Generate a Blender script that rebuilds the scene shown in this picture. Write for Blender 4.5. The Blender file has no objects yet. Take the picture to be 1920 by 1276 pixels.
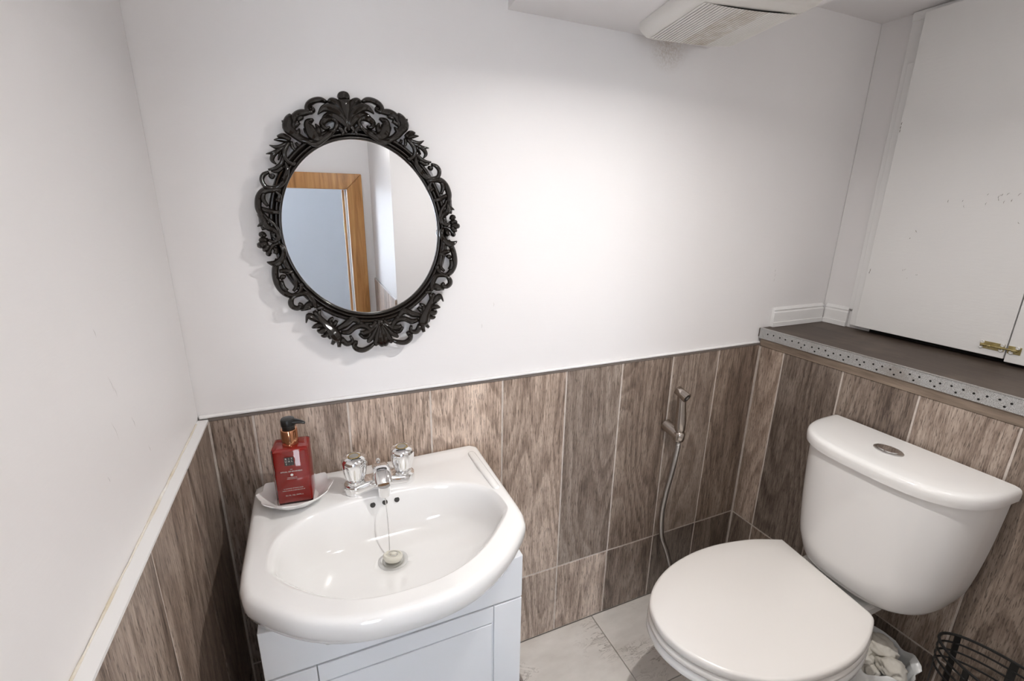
import bpy, bmesh, math, random
from mathutils import Vector, Matrix, noise

sc = bpy.context.scene
C = sc.collection
PI = math.pi
random.seed(7)
ZC = 1.285                      # camera height above the floor

# ------------------------------------------------------------------ camera
def make_camera():
    yaw, pitch, roll = (math.radians(a) for a in (23.507, 16.14, -0.941))
    f = Vector((math.sin(yaw)*math.cos(pitch), math.cos(yaw)*math.cos(pitch), -math.sin(pitch)))
    r = Vector((math.cos(yaw), -math.sin(yaw), 0))
    d = f.cross(r)
    r2 = math.cos(roll)*r + math.sin(roll)*d
    d2 = -math.sin(roll)*r + math.cos(roll)*d
    cam = bpy.data.cameras.new('camera')
    cam.sensor_width = 36.0
    cam.lens = 867.8*36.0/1920.0
    cam.clip_start = 0.01
    o = bpy.data.objects.new('camera', cam)
    m = Matrix((r2, -d2, -f)).transposed().to_4x4()
    m.translation = (0, 0, ZC)
    o.matrix_world = m
    C.objects.link(o)
    sc.camera = o
make_camera()

# ------------------------------------------------------------------ world, exposure, lamps
world = bpy.data.worlds.new('world')
sc.world = world
world.use_nodes = True
world.node_tree.nodes['Background'].inputs[0].default_value = (0.75, 0.85, 1.0, 1)
world.node_tree.nodes['Background'].inputs[1].default_value = 0.3
sc.view_settings.view_transform = 'Standard'
sc.view_settings.look = 'None'
sc.view_settings.gamma = 1.0
sc.view_settings.use_curve_mapping = False
sc.view_settings.exposure = 0.0
cy = sc.cycles
cy.use_denoising = True
cy.use_adaptive_sampling = True
cy.adaptive_threshold = 0.08
cy.max_bounces = 10
cy.diffuse_bounces = 5
cy.glossy_bounces = 6
cy.transmission_bounces = 8
cy.caustics_reflective = True
cy.sample_clamp_indirect = 8.0

LAMP = Vector((0.605, 0.440, ZC + 0.371))        # downlight set in the soffit
KEY_W, FILL_W, HALL_W, ALC_W = 6.2, 3.6, 44.0, 1.5  # downlight, then the three added fill sources
def area(name, loc, size, watts, col, size_y=None, rot=(0, 0, 0), shape=None, parent=None):
    l = bpy.data.lights.new(name, 'AREA')
    l.shape = shape or ('RECTANGLE' if size_y else 'DISK')
    l.size = size
    if size_y: l.size_y = size_y
    l.energy = watts
    l.color = col
    o = bpy.data.objects.new(name, l)
    C.objects.link(o)
    o.location = loc
    o.rotation_euler = rot
    return o
key_light = area('downlight_bulb', LAMP, 0.020, KEY_W, (1.0, 0.965, 0.93))
key_light.data.spread = math.radians(164)     # the lamp's reflector throws its beam downwards
hall_light = area('hall_fill_light', (-0.60, -1.995, 1.30), 0.56, HALL_W, (0.88, 0.935, 1.0), 1.3, (PI/2, 0, PI))  # added cool fill through the doorway, onto the vanity front

# ------------------------------------------------------------------ node helpers
def new_mat(name):
    m = bpy.data.materials.new(name)
    m.use_nodes = True
    nt = m.node_tree
    return m, nt, nt.nodes['Principled BSDF']
def simple(name, col, rough=0.5, metal=0.0, coat=0.0, spec=None, trans=0.0, ior=None, alpha=None, sss=0.0):
    m, nt, b = new_mat(name)
    b.inputs['Base Color'].default_value = (*col, 1)
    b.inputs['Roughness'].default_value = rough
    b.inputs['Metallic'].default_value = metal
    b.inputs['Coat Weight'].default_value = coat
    b.inputs['Coat Roughness'].default_value = 0.04
    b.inputs['Transmission Weight'].default_value = trans
    if ior: b.inputs['IOR'].default_value = ior
    if spec is not None: b.inputs['Specular IOR Level'].default_value = spec
    if alpha is not None: b.inputs['Alpha'].default_value = alpha
    return m
def N(nt, t, **kw):
    n = nt.nodes.new(t)
    for k, v in kw.items():
        if k.startswith('i_'): n.inputs[k[2:].replace('_', ' ')].default_value = v
        else: setattr(n, k, v)
    return n
def math_(nt, op, a, b=None, clamp=False):
    n = nt.nodes.new('ShaderNodeMath'); n.operation = op; n.use_clamp = clamp
    for i, v in enumerate((a, b)):
        if v is None: continue
        if isinstance(v, (int, float)): n.inputs[i].default_value = v
        else: nt.links.new(v, n.inputs[i])
    return n.outputs[0]
def mix(nt, fac, a, b, blend='MIX'):
    n = nt.nodes.new('ShaderNodeMix'); n.data_type = 'RGBA'; n.blend_type = blend
    for i, v in ((0, fac), (6, a), (7, b)):
        if isinstance(v, (int, float)): n.inputs[i].default_value = v
        elif isinstance(v, tuple): n.inputs[i].default_value = (*v, 1) if len(v) == 3 else v
        else: nt.links.new(v, n.inputs[i])
    return n.outputs[2]
def ramp(nt, fac, stops):
    n = nt.nodes.new('ShaderNodeValToRGB')
    el = n.color_ramp.elements
    while len(el) < len(stops): el.new(0.5)
    for e, (p, c) in zip(el, stops):
        e.position = p
        e.color = (*c, 1) if isinstance(c, tuple) else (c, c, c, 1)
    nt.links.new(fac, n.inputs[0])
    return n.outputs[0]
def mapped(nt, src, scale=(1, 1, 1), loc=(0, 0, 0)):
    n = nt.nodes.new('ShaderNodeMapping')
    n.inputs['Scale'].default_value = scale
    n.inputs['Location'].default_value = loc
    nt.links.new(src, n.inputs[0])
    return n.outputs[0]
def noise_tex(nt, vec, scale, detail=3, rough=0.55, dist=0.0):
    n = nt.nodes.new('ShaderNodeTexNoise')
    n.inputs['Scale'].default_value = scale
    n.inputs['Detail'].default_value = detail
    n.inputs['Roughness'].default_value = rough
    n.inputs['Distortion'].default_value = dist
    nt.links.new(vec, n.inputs['Vector'])
    return n.outputs['Fac']
def bump(nt, b, h, strength, dist=0.002):
    n = nt.nodes.new('ShaderNodeBump')
    n.inputs['Strength'].default_value = strength
    n.inputs['Distance'].default_value = dist
    nt.links.new(h, n.inputs['Height'])
    nt.links.new(n.outputs[0], b.inputs['Normal'])

# ------------------------------------------------------------------ materials
def paint(name, col, rough=0.45, stain=None, brush=0.06):
    m, nt, b = new_mat(name)
    tc = N(nt, 'ShaderNodeTexCoord').outputs['Object']
    n1 = noise_tex(nt, tc, 3.0, 4)
    c = mix(nt, n1, tuple(v*0.965 for v in col), tuple(min(1, v*1.02) for v in col))
    if stain:
        p, rad = stain
        d = N(nt, 'ShaderNodeVectorMath', operation='DISTANCE'); nt.links.new(tc, d.inputs[0]); d.inputs[1].default_value = p
        fall = math_(nt, 'SUBTRACT', 1.0, math_(nt, 'DIVIDE', d.outputs['Value'], rad), True)
        sp = ramp(nt, noise_tex(nt, tc, 260.0, 5, 0.7), [(0.36, 0.0), (0.70, 1.0)])
        c = mix(nt, math_(nt, 'MULTIPLY', math_(nt, 'MULTIPLY', sp, fall), 0.8), c, (0.36, 0.26, 0.16))
    nt.links.new(c, b.inputs['Base Color'])
    b.inputs['Roughness'].default_value = rough
    h = noise_tex(nt, mapped(nt, tc, (1, 1, 5)), 30.0, 5)
    bump(nt, b, h, brush, 0.004)
    return m
M = {}
M['wall'] = paint('wall_paint', (0.83, 0.815, 0.815), stain=((0.835, 1.01, ZC + 0.374), 0.062))
M['ceil'] = paint('ceiling_paint', (0.84, 0.82, 0.82))
M['door'] = paint('door_gloss_paint', (0.80, 0.795, 0.785), 0.35, brush=0.10)
M['trimw'] = paint('white_trim_paint', (0.84, 0.835, 0.83), 0.35)
M['hall'] = paint('hall_paint', (0.70, 0.715, 0.74))

def wood_tile():
    m, nt, b = new_mat('wood_effect_tile')
    tc = N(nt, 'ShaderNodeTexCoord').outputs['Object']
    oi = N(nt, 'ShaderNodeObjectInfo')
    off = N(nt, 'ShaderNodeVectorMath', operation='SCALE'); off.inputs[0].default_value = (31.0, 17.0, 47.0)
    nt.links.new(oi.outputs['Random'], off.inputs['Scale'])
    ad = N(nt, 'ShaderNodeVectorMath', operation='ADD')
    nt.links.new(tc, ad.inputs[0]); nt.links.new(off.outputs[0], ad.inputs[1])
    v = ad.outputs[0]
    # cathedral figure: iso-lines of a smooth field stretched along the plank
    fld = noise_tex(nt, mapped(nt, v, (6.0, 1.0, 1.15)), 1.0, 1.5, 0.45, 0.25)
    fld = math_(nt, 'ADD', fld, math_(nt, 'MULTIPLY', noise_tex(nt, mapped(nt, v, (60, 1, 8)), 1.0, 3, 0.6), 0.035))
    ring = math_(nt, 'FRACT', math_(nt, 'MULTIPLY', fld, 17.0))
    ring = ramp(nt, ring, [(0.0, 0.25), (0.12, 0.0), (0.55, 0.75), (0.9, 1.0), (1.0, 0.3)])
    fine = ramp(nt, noise_tex(nt, mapped(nt, v, (250, 1, 17)), 1.0, 4, 0.65), [(0.34, 0.0), (0.62, 1.0)])
    pore = ramp(nt, noise_tex(nt, mapped(nt, v, (480, 1, 44)), 1.0, 3, 0.6), [(0.37, 0.0), (0.45, 1.0)])
    broad = noise_tex(nt, mapped(nt, v, (14, 1, 1.4)), 1.0, 3, 0.5)
    broad = ramp(nt, broad, [(0.30, 0.0), (0.72, 1.0)])
    t = math_(nt, 'ADD', math_(nt, 'MULTIPLY', ring, 0.26), math_(nt, 'MULTIPLY', fine, 0.36))
    t = math_(nt, 'ADD', t, math_(nt, 'MULTIPLY', broad, 0.38))
    c = ramp(nt, t, [(0.10, (0.085, 0.060, 0.046)), (0.45, (0.215, 0.163, 0.130)), (0.85, (0.385, 0.315, 0.262))])
    c = mix(nt, math_(nt, 'MULTIPLY', math_(nt, 'SUBTRACT', 1.0, pore), 0.70), c, (0.05, 0.036, 0.028))
    c = mix(nt, 1.0, c, oi.outputs['Color'], 'MULTIPLY')
    nt.links.new(c, b.inputs['Base Color'])
    b.inputs['Roughness'].default_value = 0.42
    bump(nt, b, math_(nt, 'ADD', fine, pore), 0.25, 0.0006)
    return m
M['tile'] = wood_tile()

def floor_tile():
    m, nt, b = new_mat('stone_effect_floor_tile')
    tc = N(nt, 'ShaderNodeTexCoord').outputs['Object']
    oi = N(nt, 'ShaderNodeObjectInfo')
    off = N(nt, 'ShaderNodeVectorMath', operation='SCALE'); off.inputs[0].default_value = (11.0, 23.0, 5.0)
    nt.links.new(oi.outputs['Random'], off.inputs['Scale'])
    ad = N(nt, 'ShaderNodeVectorMath', operation='ADD')
    nt.links.new(tc, ad.inputs[0]); nt.links.new(off.outputs[0], ad.inputs[1])
    v = ad.outputs[0]
    base = noise_tex(nt, mapped(nt, v, (6, 14, 1)), 1.0, 5, 0.6)
    c = ramp(nt, base, [(0.3, (0.66, 0.62, 0.57)), (0.7, (0.84, 0.805, 0.76))])
    vein = noise_tex(nt, mapped(nt, v, (9, 26, 1)), 1.0, 6, 0.7, 1.2)
    vm = ramp(nt, math_(nt, 'ABSOLUTE', math_(nt, 'SUBTRACT', vein, 0.5)), [(0.0, 1.0), (0.022, 0.0)])
    msk = ramp(nt, noise_tex(nt, v, 8.0, 2), [(0.50, 0.0), (0.62, 1.0)])
    c = mix(nt, math_(nt, 'MULTIPLY', math_(nt, 'MULTIPLY', vm, msk), 0.7), c, (0.16, 0.125, 0.095))
    c = mix(nt, 1.0, c, oi.outputs['Color'], 'MULTIPLY')
    nt.links.new(c, b.inputs['Base Color'])
    b.inputs['Roughness'].default_value = 0.35
    return m
M['floor'] = floor_tile()

def oak():
    m, nt, b = new_mat('golden_oak')
    tc = N(nt, 'ShaderNodeTexCoord').outputs['Generated']
    tc2 = N(nt, 'ShaderNodeTexCoord').outputs['Object']
    f = noise_tex(nt, mapped(nt, tc2, (40, 40, 3)), 1.0, 5, 0.6, 0.6)
    c = ramp(nt, f, [(0.25, (0.27, 0.115, 0.030)), (0.5, (0.52, 0.25, 0.080)), (0.8, (0.70, 0.40, 0.15))])
    nt.links.new(c, b.inputs['Base Color'])
    b.inputs['Roughness'].default_value = 0.35
    return m
M['oak'] = oak()

def ledge():
    m, nt, b = new_mat('dark_brown_board')
    tc = N(nt, 'ShaderNodeTexCoord').outputs['Object']
    f = noise_tex(nt, mapped(nt, tc, (60, 5, 1)), 1.0, 5, 0.6)
    g = noise_tex(nt, tc, 9.0, 4)
    c = mix(nt, f, (0.045, 0.031, 0.023), (0.105, 0.078, 0.060))
    c = mix(nt, math_(nt, 'MULTIPLY', ramp(nt, g, [(0.5, 0.0), (0.75, 1.0)]), 0.5), c, (0.165, 0.128, 0.10))
    nt.links.new(c, b.inputs['Base Color'])
    b.inputs['Roughness'].default_value = 0.55
    bump(nt, b, f, 0.15, 0.002)
    return m
M['ledge'] = ledge()

def galv():
    m, nt, b = new_mat('galvanised_mesh_metal')
    tc = N(nt, 'ShaderNodeTexCoord').outputs['Object']
    ck = N(nt, 'ShaderNodeTexVoronoi'); ck.inputs['Scale'].default_value = 620.0
    nt.links.new(tc, ck.inputs['Vector'])
    f = noise_tex(nt, tc, 14.0, 4)
    d = ramp(nt, ck.outputs['Distance'], [(0.25, 0.0), (0.6, 1.0)])
    c = mix(nt, d, (0.66, 0.67, 0.67), (0.40, 0.40, 0.395))
    c = mix(nt, math_(nt, 'MULTIPLY', ramp(nt, f, [(0.55, 0.0), (0.7, 1.0)]), 0.5), c, (0.30, 0.26, 0.22))
    nt.links.new(c, b.inputs['Base Color'])
    b.inputs['Metallic'].default_value = 0.6
    b.inputs['Roughness'].default_value = 0.42
    bump(nt, b, ck.outputs['Distance'], 0.6, 0.001)
    return m
M['galv'] = galv()

def mix_noise(name, c1, c2, scale, rough, mp=(1, 1, 1), bmp=0.0):
    m, nt, b = new_mat(name)
    tc = N(nt, 'ShaderNodeTexCoord').outputs['Object']
    f = noise_tex(nt, mapped(nt, tc, mp), scale, 5, 0.6)
    nt.links.new(ramp(nt, f, [(0.3, c1), (0.7, c2)]), b.inputs['Base Color'])
    b.inputs['Roughness'].default_value = rough
    if bmp: bump(nt, b, f, bmp, 0.004)
    return m
M['strip'] = mix_noise('worn_wood_strip', (0.13, 0.095, 0.07), (0.30, 0.235, 0.18), 1.0, 0.6, (8, 8, 90))
M['grout'] = mix_noise('beige_grout', (0.50, 0.44, 0.39), (0.66, 0.60, 0.55), 40.0, 0.8)
M['floorgrout'] = mix_noise('floor_grout', (0.34, 0.31, 0.28), (0.45, 0.42, 0.39), 40.0, 0.8)
M['caulk'] = mix_noise('yellowed_caulk', (0.60, 0.50, 0.33), (0.82, 0.805, 0.77), 14.0, 0.6)
M['trimdark'] = simple('grey_edge_trim', (0.16, 0.135, 0.12), 0.4)
M['ceramic'] = simple('white_glazed_ceramic', (0.86, 0.855, 0.845), 0.10, coat=0.5)
M['seat'] = simple('white_seat_plastic', (0.80, 0.775, 0.745), 0.22, coat=0.2)
M['cab'] = simple('white_gloss_lacquer', (0.80, 0.82, 0.85), 0.12, coat=0.6)
M['chrome'] = simple('chrome', (0.88, 0.88, 0.88), 0.06, metal=1.0)
M['chromed'] = simple('dull_chrome', (0.50, 0.45, 0.41), 0.20, metal=1.0)
M['steel'] = simple('brushed_steel', (0.62, 0.61, 0.60), 0.28, metal=1.0)
M['mirror'] = simple('mirror_silver', (0.90, 0.915, 0.93), 0.0, metal=1.0)
M['frame'] = simple('black_gloss_lacquer', (0.014, 0.011, 0.009), 0.10, coat=0.3)
M['wire'] = simple('black_wire_coating', (0.006, 0.006, 0.006), 0.4)
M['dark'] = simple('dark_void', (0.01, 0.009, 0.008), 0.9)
M['holes'] = simple('overflow_dark', (0.03, 0.026, 0.022), 0.5)
M['red'] = simple('red_soap', (0.42, 0.012, 0.008), 0.12, coat=0.6)
M['clear'] = simple('clear_glass', (1.0, 0.93, 0.92), 0.02, trans=1.0, ior=1.45)
M['rose'] = simple('rose_gold', (0.62, 0.30, 0.17), 0.10, metal=1.0)
M['black'] = simple('black_plastic', (0.008, 0.008, 0.008), 0.28)
M['print'] = simple('white_print', (0.80, 0.72, 0.68), 0.5)
M['logo'] = simple('charcoal_print', (0.045, 0.042, 0.04), 0.5)
M['gold'] = simple('gold_ring', (0.75, 0.60, 0.28), 0.25, metal=1.0)
M['inset'] = simple('grey_cap_inset', (0.30, 0.29, 0.27), 0.3)
M['fan'] = mix_noise('cream_plastic', (0.76, 0.74, 0.70), (0.80, 0.785, 0.755), 9.0, 0.4)
M['fandirty'] = mix_noise('dusty_cream_plastic', (0.55, 0.49, 0.41), (0.79, 0.77, 0.735), 40.0, 0.5)
M['brass'] = mix_noise('yellow_zinc', (0.34, 0.27, 0.10), (0.60, 0.52, 0.27), 60.0, 0.3)
M['brass'].node_tree.nodes['Principled BSDF'].inputs['Metallic'].default_value = 0.8
M['waste'] = simple('waste_chrome', (0.72, 0.72, 0.71), 0.35, metal=0.7)
M['screw'] = simple('bright_zinc_screw', (0.80, 0.80, 0.78), 0.35, metal=0.3)
M['rubber'] = simple('ivory_rubber', (0.74, 0.72, 0.64), 0.5)
M['bag'] = simple('thin_white_plastic', (0.82, 0.83, 0.83), 0.3)
M['tissue'] = mix_noise('tissue_paper', (0.58, 0.54, 0.47), (0.78, 0.76, 0.71), 12.0, 0.9)
m, nt, b = new_mat('passage_fill_globe')  # glow of the added passage lamp, general fill
b.inputs['Base Color'].default_value = (0.9, 0.9, 0.9, 1)
b.inputs['Emission Color'].default_value = (1.0, 0.98, 0.955, 1)
b.inputs['Emission Strength'].default_value = FILL_W/(PI*4*PI*0.07**2)
M['globe'] = m
m = m.copy(); m.name = 'alcove_fill_globe'  # glow of the added alcove lamp
m.node_tree.nodes['Principled BSDF'].inputs['Emission Strength'].default_value = ALC_W/(PI*4*PI*0.05**2)
M['globe2'] = m
M['fillmount'] = simple('fill_lamp_mount', (0.9, 0.9, 0.88), 0.4)
M['scuff'] = simple('scuff_mark', (0.24, 0.21, 0.19), 0.7)
M['scuffl'] = simple('faint_scuff', (0.60, 0.58, 0.57), 0.7)

# ------------------------------------------------------------------ object helpers
def empty(name, loc, label, cat, group=None):
    o = bpy.data.objects.new(name, None)
    C.objects.link(o)
    o.location = loc
    o.empty_display_size = 0.05
    o['label'] = label; o['category'] = cat
    if group: o['group'] = group
    return o
def tag(o, label, cat, group=None):
    o['label'] = label; o['category'] = cat
    if group: o['group'] = group
    return o
def root_loc(p):
    v = Vector((0, 0, 0))
    while p is not None:
        v = v + p.location
        p = p.parent
    return v
def link(name, me, parent=None, loc=None):
    """one mesh object; vertices are world coordinates unless loc gives its own origin"""
    o = bpy.data.objects.new(name, me)
    C.objects.link(o)
    if parent is not None:
        o.parent = parent
        base = root_loc(parent)
        o.location = (Vector(loc) if loc is not None else Vector((0, 0, 0))) - base
    elif loc is not None:
        o.location = loc
    return o
def mesh_from(name, verts, faces, mat, smooth=False, recalc=True):
    me = bpy.data.meshes.new(name)
    me.from_pydata([tuple(v) for v in verts], [], faces)
    if recalc:
        bm = bmesh.new(); bm.from_mesh(me)
        bmesh.ops.recalc_face_normals(bm, faces=bm.faces)
        bm.to_mesh(me); bm.free()
    if mat is not None: me.materials.append(mat if not isinstance(mat, str) else M[mat])
    if smooth:
        for p in me.polygons: p.use_smooth = True
    me.update()
    return me
class Geo:
    """collects shapes that make up ONE mesh"""
    def __init__(self): self.v = []; self.f = []
    def add(self, verts, faces):
        b = len(self.v)
        self.v += [tuple(v) for v in verts]
        self.f += [tuple(i + b for i in f) for f in faces]
        return self
    def box(self, x0, x1, y0, y1, z0, z1):
        v = [(x, y, z) for x in (x0, x1) for y in (y0, y1) for z in (z0, z1)]
        return self.add(v, [(0, 1, 3, 2), (4, 6, 7, 5), (0, 4, 5, 1), (2, 3, 7, 6), (0, 2, 6, 4), (1, 5, 7, 3)])
    def prism(self, poly, z0, z1):
        n = len(poly)
        v = [(x, y, z0) for x, y in poly] + [(x, y, z1) for x, y in poly]
        f = [tuple(range(n))[::-1], tuple(range(n, 2*n))] + [(i, (i+1) % n, n+(i+1) % n, n+i) for i in range(n)]
        return self.add(v, f)
    def loft(self, rings, cap0=True, cap1=True, closed=True):
        n = len(rings[0])
        v = [p for r in rings for p in r]
        f = []
        for k in range(len(rings)-1):
            for i in range(n if closed else n-1):
                j = (i+1) % n
                f.append((k*n+i, k*n+j, (k+1)*n+j, (k+1)*n+i))
        if cap0: f.append(tuple(range(n))[::-1])
        if cap1: f.append(tuple(range((len(rings)-1)*n, len(rings)*n)))
        return self.add(v, f)
    def lathe(self, prof, c=(0, 0, 0), n=32, axis='z', cap=True):
        rings = []
        for r, h in prof:
            ring = []
            for i in range(n):
                a = 2*PI*i/n
                p = (r*math.cos(a), r*math.sin(a), h)
                if axis == 'y': p = (p[0], p[2], p[1])
                if axis == 'x': p = (p[2], p[0], p[1])
                ring.append((p[0]+c[0], p[1]+c[1], p[2]+c[2]))
            rings.append(ring)
        return self.loft(rings, cap, cap)
    def tube(self, pts, rad, n=10, closed=False, cap=True):
        pts = [Vector(p) for p in pts]
        if not hasattr(rad, '__len__'): rad = [rad]*len(pts)
        m = len(pts)
        tang = []
        for i in range(m):
            a = pts[(i-1) % m] if (closed or i > 0) else pts[i]
            b = pts[(i+1) % m] if (closed or i < m-1) else pts[i]
            tang.append((b-a).normalized())
        up = Vector((0, 0, 1)) if abs(tang[0].z) < 0.9 else Vector((1, 0, 0))
        nrm = (up - tang[0]*up.dot(tang[0])).normalized()
        rings = []
        for i in range(m):
            t = tang[i]
            nrm = (nrm - t*nrm.dot(t)).normalized()
            bi = t.cross(nrm)
            rings.append([pts[i] + nrm*math.cos(2*PI*k/n)*rad[i] + bi*math.sin(2*PI*k/n)*rad[i] for k in range(n)])
        if closed:
            rings.append(rings[0])
            return self.loft(rings, False, False)
        return self.loft(rings, cap, cap)
    def build(self, name, mat, parent=None, smooth=False, bevel=0.0, seg=2, angle=40, loc=None):
        vs = self.v
        if loc is not None: vs = [(x-loc[0], y-loc[1], z-loc[2]) for x, y, z in vs]
        me = mesh_from(name, vs, self.f, mat, smooth)
        if smooth:
            me.set_sharp_from_angle(angle=math.radians(angle))
        o = link(name, me, parent, loc)
        if bevel:
            md = o.modifiers.new('edge', 'BEVEL'); md.width = bevel; md.segments = seg; md.limit_method = 'ANGLE'
            md.angle_limit = math.radians(35)
        return o
def kind(o, k='structure'):
    o['kind'] = k
    return o
def rotz(p, c, a):
    x, y = p[0]-c[0], p[1]-c[1]
    return (c[0]+x*math.cos(a)-y*math.sin(a), c[1]+x*math.sin(a)+y*math.cos(a))
def catmull(pts, sub=6):
    out = []
    n = len(pts)
    for i in range(n-1):
        p0 = pts[max(i-1, 0)]; p1 = pts[i]; p2 = pts[i+1]; p3 = pts[min(i+2, n-1)]
        for k in range(sub):
            t = k/sub
            out.append(tuple(0.5*((2*b)+(-a+c)*t+(2*a-5*b+4*c-d)*t*t+(-a+3*b-3*c+d)*t**3) for a, b, c, d in zip(p0, p1, p2, p3)))
    out.append(tuple(pts[-1]))
    return out
def catmull_closed(pts, sub=4):
    n = len(pts); out = []
    for i in range(n):
        p0, p1, p2, p3 = pts[(i-1) % n], pts[i], pts[(i+1) % n], pts[(i+2) % n]
        for k in range(sub):
            t = k/sub
            out.append(tuple(0.5*((2*b)+(-a+c)*t+(2*a-5*b+4*c-d)*t*t+(-a+3*b-3*c+d)*t**3) for a, b, c, d in zip(p0, p1, p2, p3)))
    return out

# ------------------------------------------------------------------ the room
WT = ZC - 0.417          # top of the tiled dado
CZ = ZC + 0.530          # ceiling
SOF = ZC + 0.385         # underside of the soffit
XT, YT, XL = 1.312, 1.0, -0.217      # faces of the tiles: right, back, left

def part_struct(name, g, mat, label, cat, parent=None, **kw):
    o = g.build(name, mat, parent, **kw)
    kind(o)
    if parent is None:
        o['label'] = label; o['category'] = cat
    return o
floor = part_struct('floor', Geo().box(-0.95, 1.70, -2.1, 1.09, -0.06, -0.004), 'floorgrout', 'beige stone tiled floor of the small toilet room', 'floor')
wall_back = part_struct('wall_back', Geo().box(-0.315, 1.70, 1.010, 1.09, -0.06, CZ+0.1), 'wall', 'white wall carrying the oval mirror above the wood tiles', 'wall')
wall_left = part_struct('wall_left', Geo().prism([(-0.234, 1.009), (-0.234, 0.05), (-0.62, 0.05), (-0.62, -0.799), (-0.70, -0.799), (-0.70, 0.13), (-0.314, 0.13), (-0.314, 1.009)], -0.06, CZ+0.1), 'wall', 'plain white wall on the left above a grey trimmed tile dado', 'wall')
g = Geo(); g.box(-0.70, -0.555, -0.88, -0.80, -0.06, CZ+0.1); g.box(0.232, 0.45, -0.88, -0.80, -0.06, CZ+0.1); g.box(-0.555, 0.232, -0.88, -0.80, ZC+0.09, CZ+0.1)
wall_front = part_struct('wall_front', g, 'wall', 'white wall around the oak framed doorway seen in the mirror', 'wall')
wall_alcove = part_struct('wall_front_alcove', Geo().prism([(0.342, -0.799), (0.342, -0.095), (1.70, -0.095), (1.70, -0.175), (0.422, -0.175), (0.422, -0.799)], -0.06, CZ+0.1), 'wall', 'cream white projecting wall corner seen on the right of the mirror', 'wall')
wall_right = part_struct('wall_right', Geo().box(XT+0.008, 1.60, -0.095, 1.009, -0.06, ZC-0.390), 'grout', 'low wood tiled wall behind the toilet carrying the brown ledge', 'wall')
wall_right_upper = part_struct('wall_right_upper', Geo().box(1.605, 1.70, -0.095, 1.009, ZC-0.39, CZ+0.1), 'wall', 'white wall behind the cupboard doors above the brown ledge', 'wall')
g = Geo(); g.box(-0.70, 1.70, -0.88, 1.09, CZ, CZ+0.1)
ceiling = part_struct('ceiling', g, 'ceil', 'off white ceiling in the corner above the cupboard doors', 'ceiling')
soffit = part_struct('ceiling_soffit', Geo().prism([(0.418, 1.0095), (0.30, -0.09), (0.975, -0.09), (0.958, 0.70), (0.958, 1.0095)], SOF, CZ-0.0005), 'ceil', 'lowered white ceiling box carrying the extractor fan', 'ceiling')
# hall beyond the doorway
g = Geo(); g.box(-0.95, 0.75, -2.1, -2.02, 0, 2.4)
part_struct('wall_hall', g, 'hall', 'pale blue white hall wall seen through the doorway in the mirror', 'wall')
g = Geo(); g.box(-1.03, -0.95, -2.1, -0.88, 0, 2.4); part_struct('wall_hall_left', g, 'hall', 'hall side wall left of the doorway', 'wall')
g = Geo(); g.box(0.75, 0.83, -2.1, -0.88, 0, 2.4); part_struct('wall_hall_right', g, 'hall', 'hall side wall right of the doorway', 'wall')
g = Geo(); g.box(-1.03, 0.83, -2.1, -0.88, 2.4, 2.45); part_struct('ceiling_hall', g, 'ceil', 'hall ceiling outside the toilet room', 'ceiling')

# ---- wall tiles, each a piece of its wall
tile_cache = {}
def tile_mesh(w, h, mat='tile', t=0.008):
    key = (round(w, 3), round(h, 3), mat)
    if key not in tile_cache:
        a, b, c = w/2, h/2, 0.0012
        v = [(-a, 0, -b), (a, 0, -b), (a, 0, b), (-a, 0, b),
             (-a, -t+c, -b), (a, -t+c, -b), (a, -t+c, b), (-a, -t+c, b),
             (-a+c, -t, -b+c), (a-c, -t, -b+c), (a-c, -t, b-c), (-a+c, -t, b-c)]
        f = [(3, 2, 1, 0)]
        for k in (0, 4):
            for i in range(4):
                j = (i+1) % 4
                f.append((k+i, k+j, k+4+j, k+4+i))
        f.append((8, 9, 10, 11))
        tile_cache[key] = mesh_from('tile', v, f, mat)
    return tile_cache[key]
def tile(parent, cx, cy, cz, w, h, rz, tint, name='tile', mat='tile'):
    o = link(name, tile_mesh(w, h, mat), parent, (cx, cy, cz))
    o.rotation_euler = (0, 0, rz)
    o.color = (*tint, 1)
    return o
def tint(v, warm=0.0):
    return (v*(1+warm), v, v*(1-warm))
J = 0.0042                       # joint width
CO = ZC - 1.043                  # height of the cross joint
def dado(parent, edges, axis, face, rz, tones, top=WT):
    for i in range(len(edges)-1):
        a, b = edges[i], edges[i+1]
        w = abs(b-a) - J
        if w < 0.01: continue
        mid = (a+b)/2
        for k, (z0, z1) in enumerate(((0.002, CO-J/2), (CO+J/2, top))):
            tn = tones[i][k] if i < len(tones) else (0.9 + 0.25*random.random())
            p = {'x': (mid, face, (z0+z1)/2), 'y': (face, mid, (z0+z1)/2)}[axis]
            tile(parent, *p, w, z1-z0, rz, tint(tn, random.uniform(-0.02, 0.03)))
# back wall (from the left corner); tone of (lower, upper) piece
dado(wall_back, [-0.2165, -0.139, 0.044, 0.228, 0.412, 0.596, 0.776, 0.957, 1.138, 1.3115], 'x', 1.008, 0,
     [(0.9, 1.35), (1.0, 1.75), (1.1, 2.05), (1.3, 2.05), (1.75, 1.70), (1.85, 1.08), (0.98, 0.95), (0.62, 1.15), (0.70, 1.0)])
g = Geo(); g.box(-0.225, 1.3195, 1.0012, 1.0095, 0, WT-0.001)
kind(g.build('grout_bed', 'grout', wall_back))
g = Geo(); g.box(-0.2165, XT, YT-0.0012, 1.0095, WT+0.0003, WT+0.0045); g.build('edge_trim', 'trimdark', wall_back)
g = Geo(); g.box(-0.232, XT, YT+0.0015, 1.0095, WT+0.0047, WT+0.012); g.build('caulk_line', 'trimw', wall_back, bevel=0.003)
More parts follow.
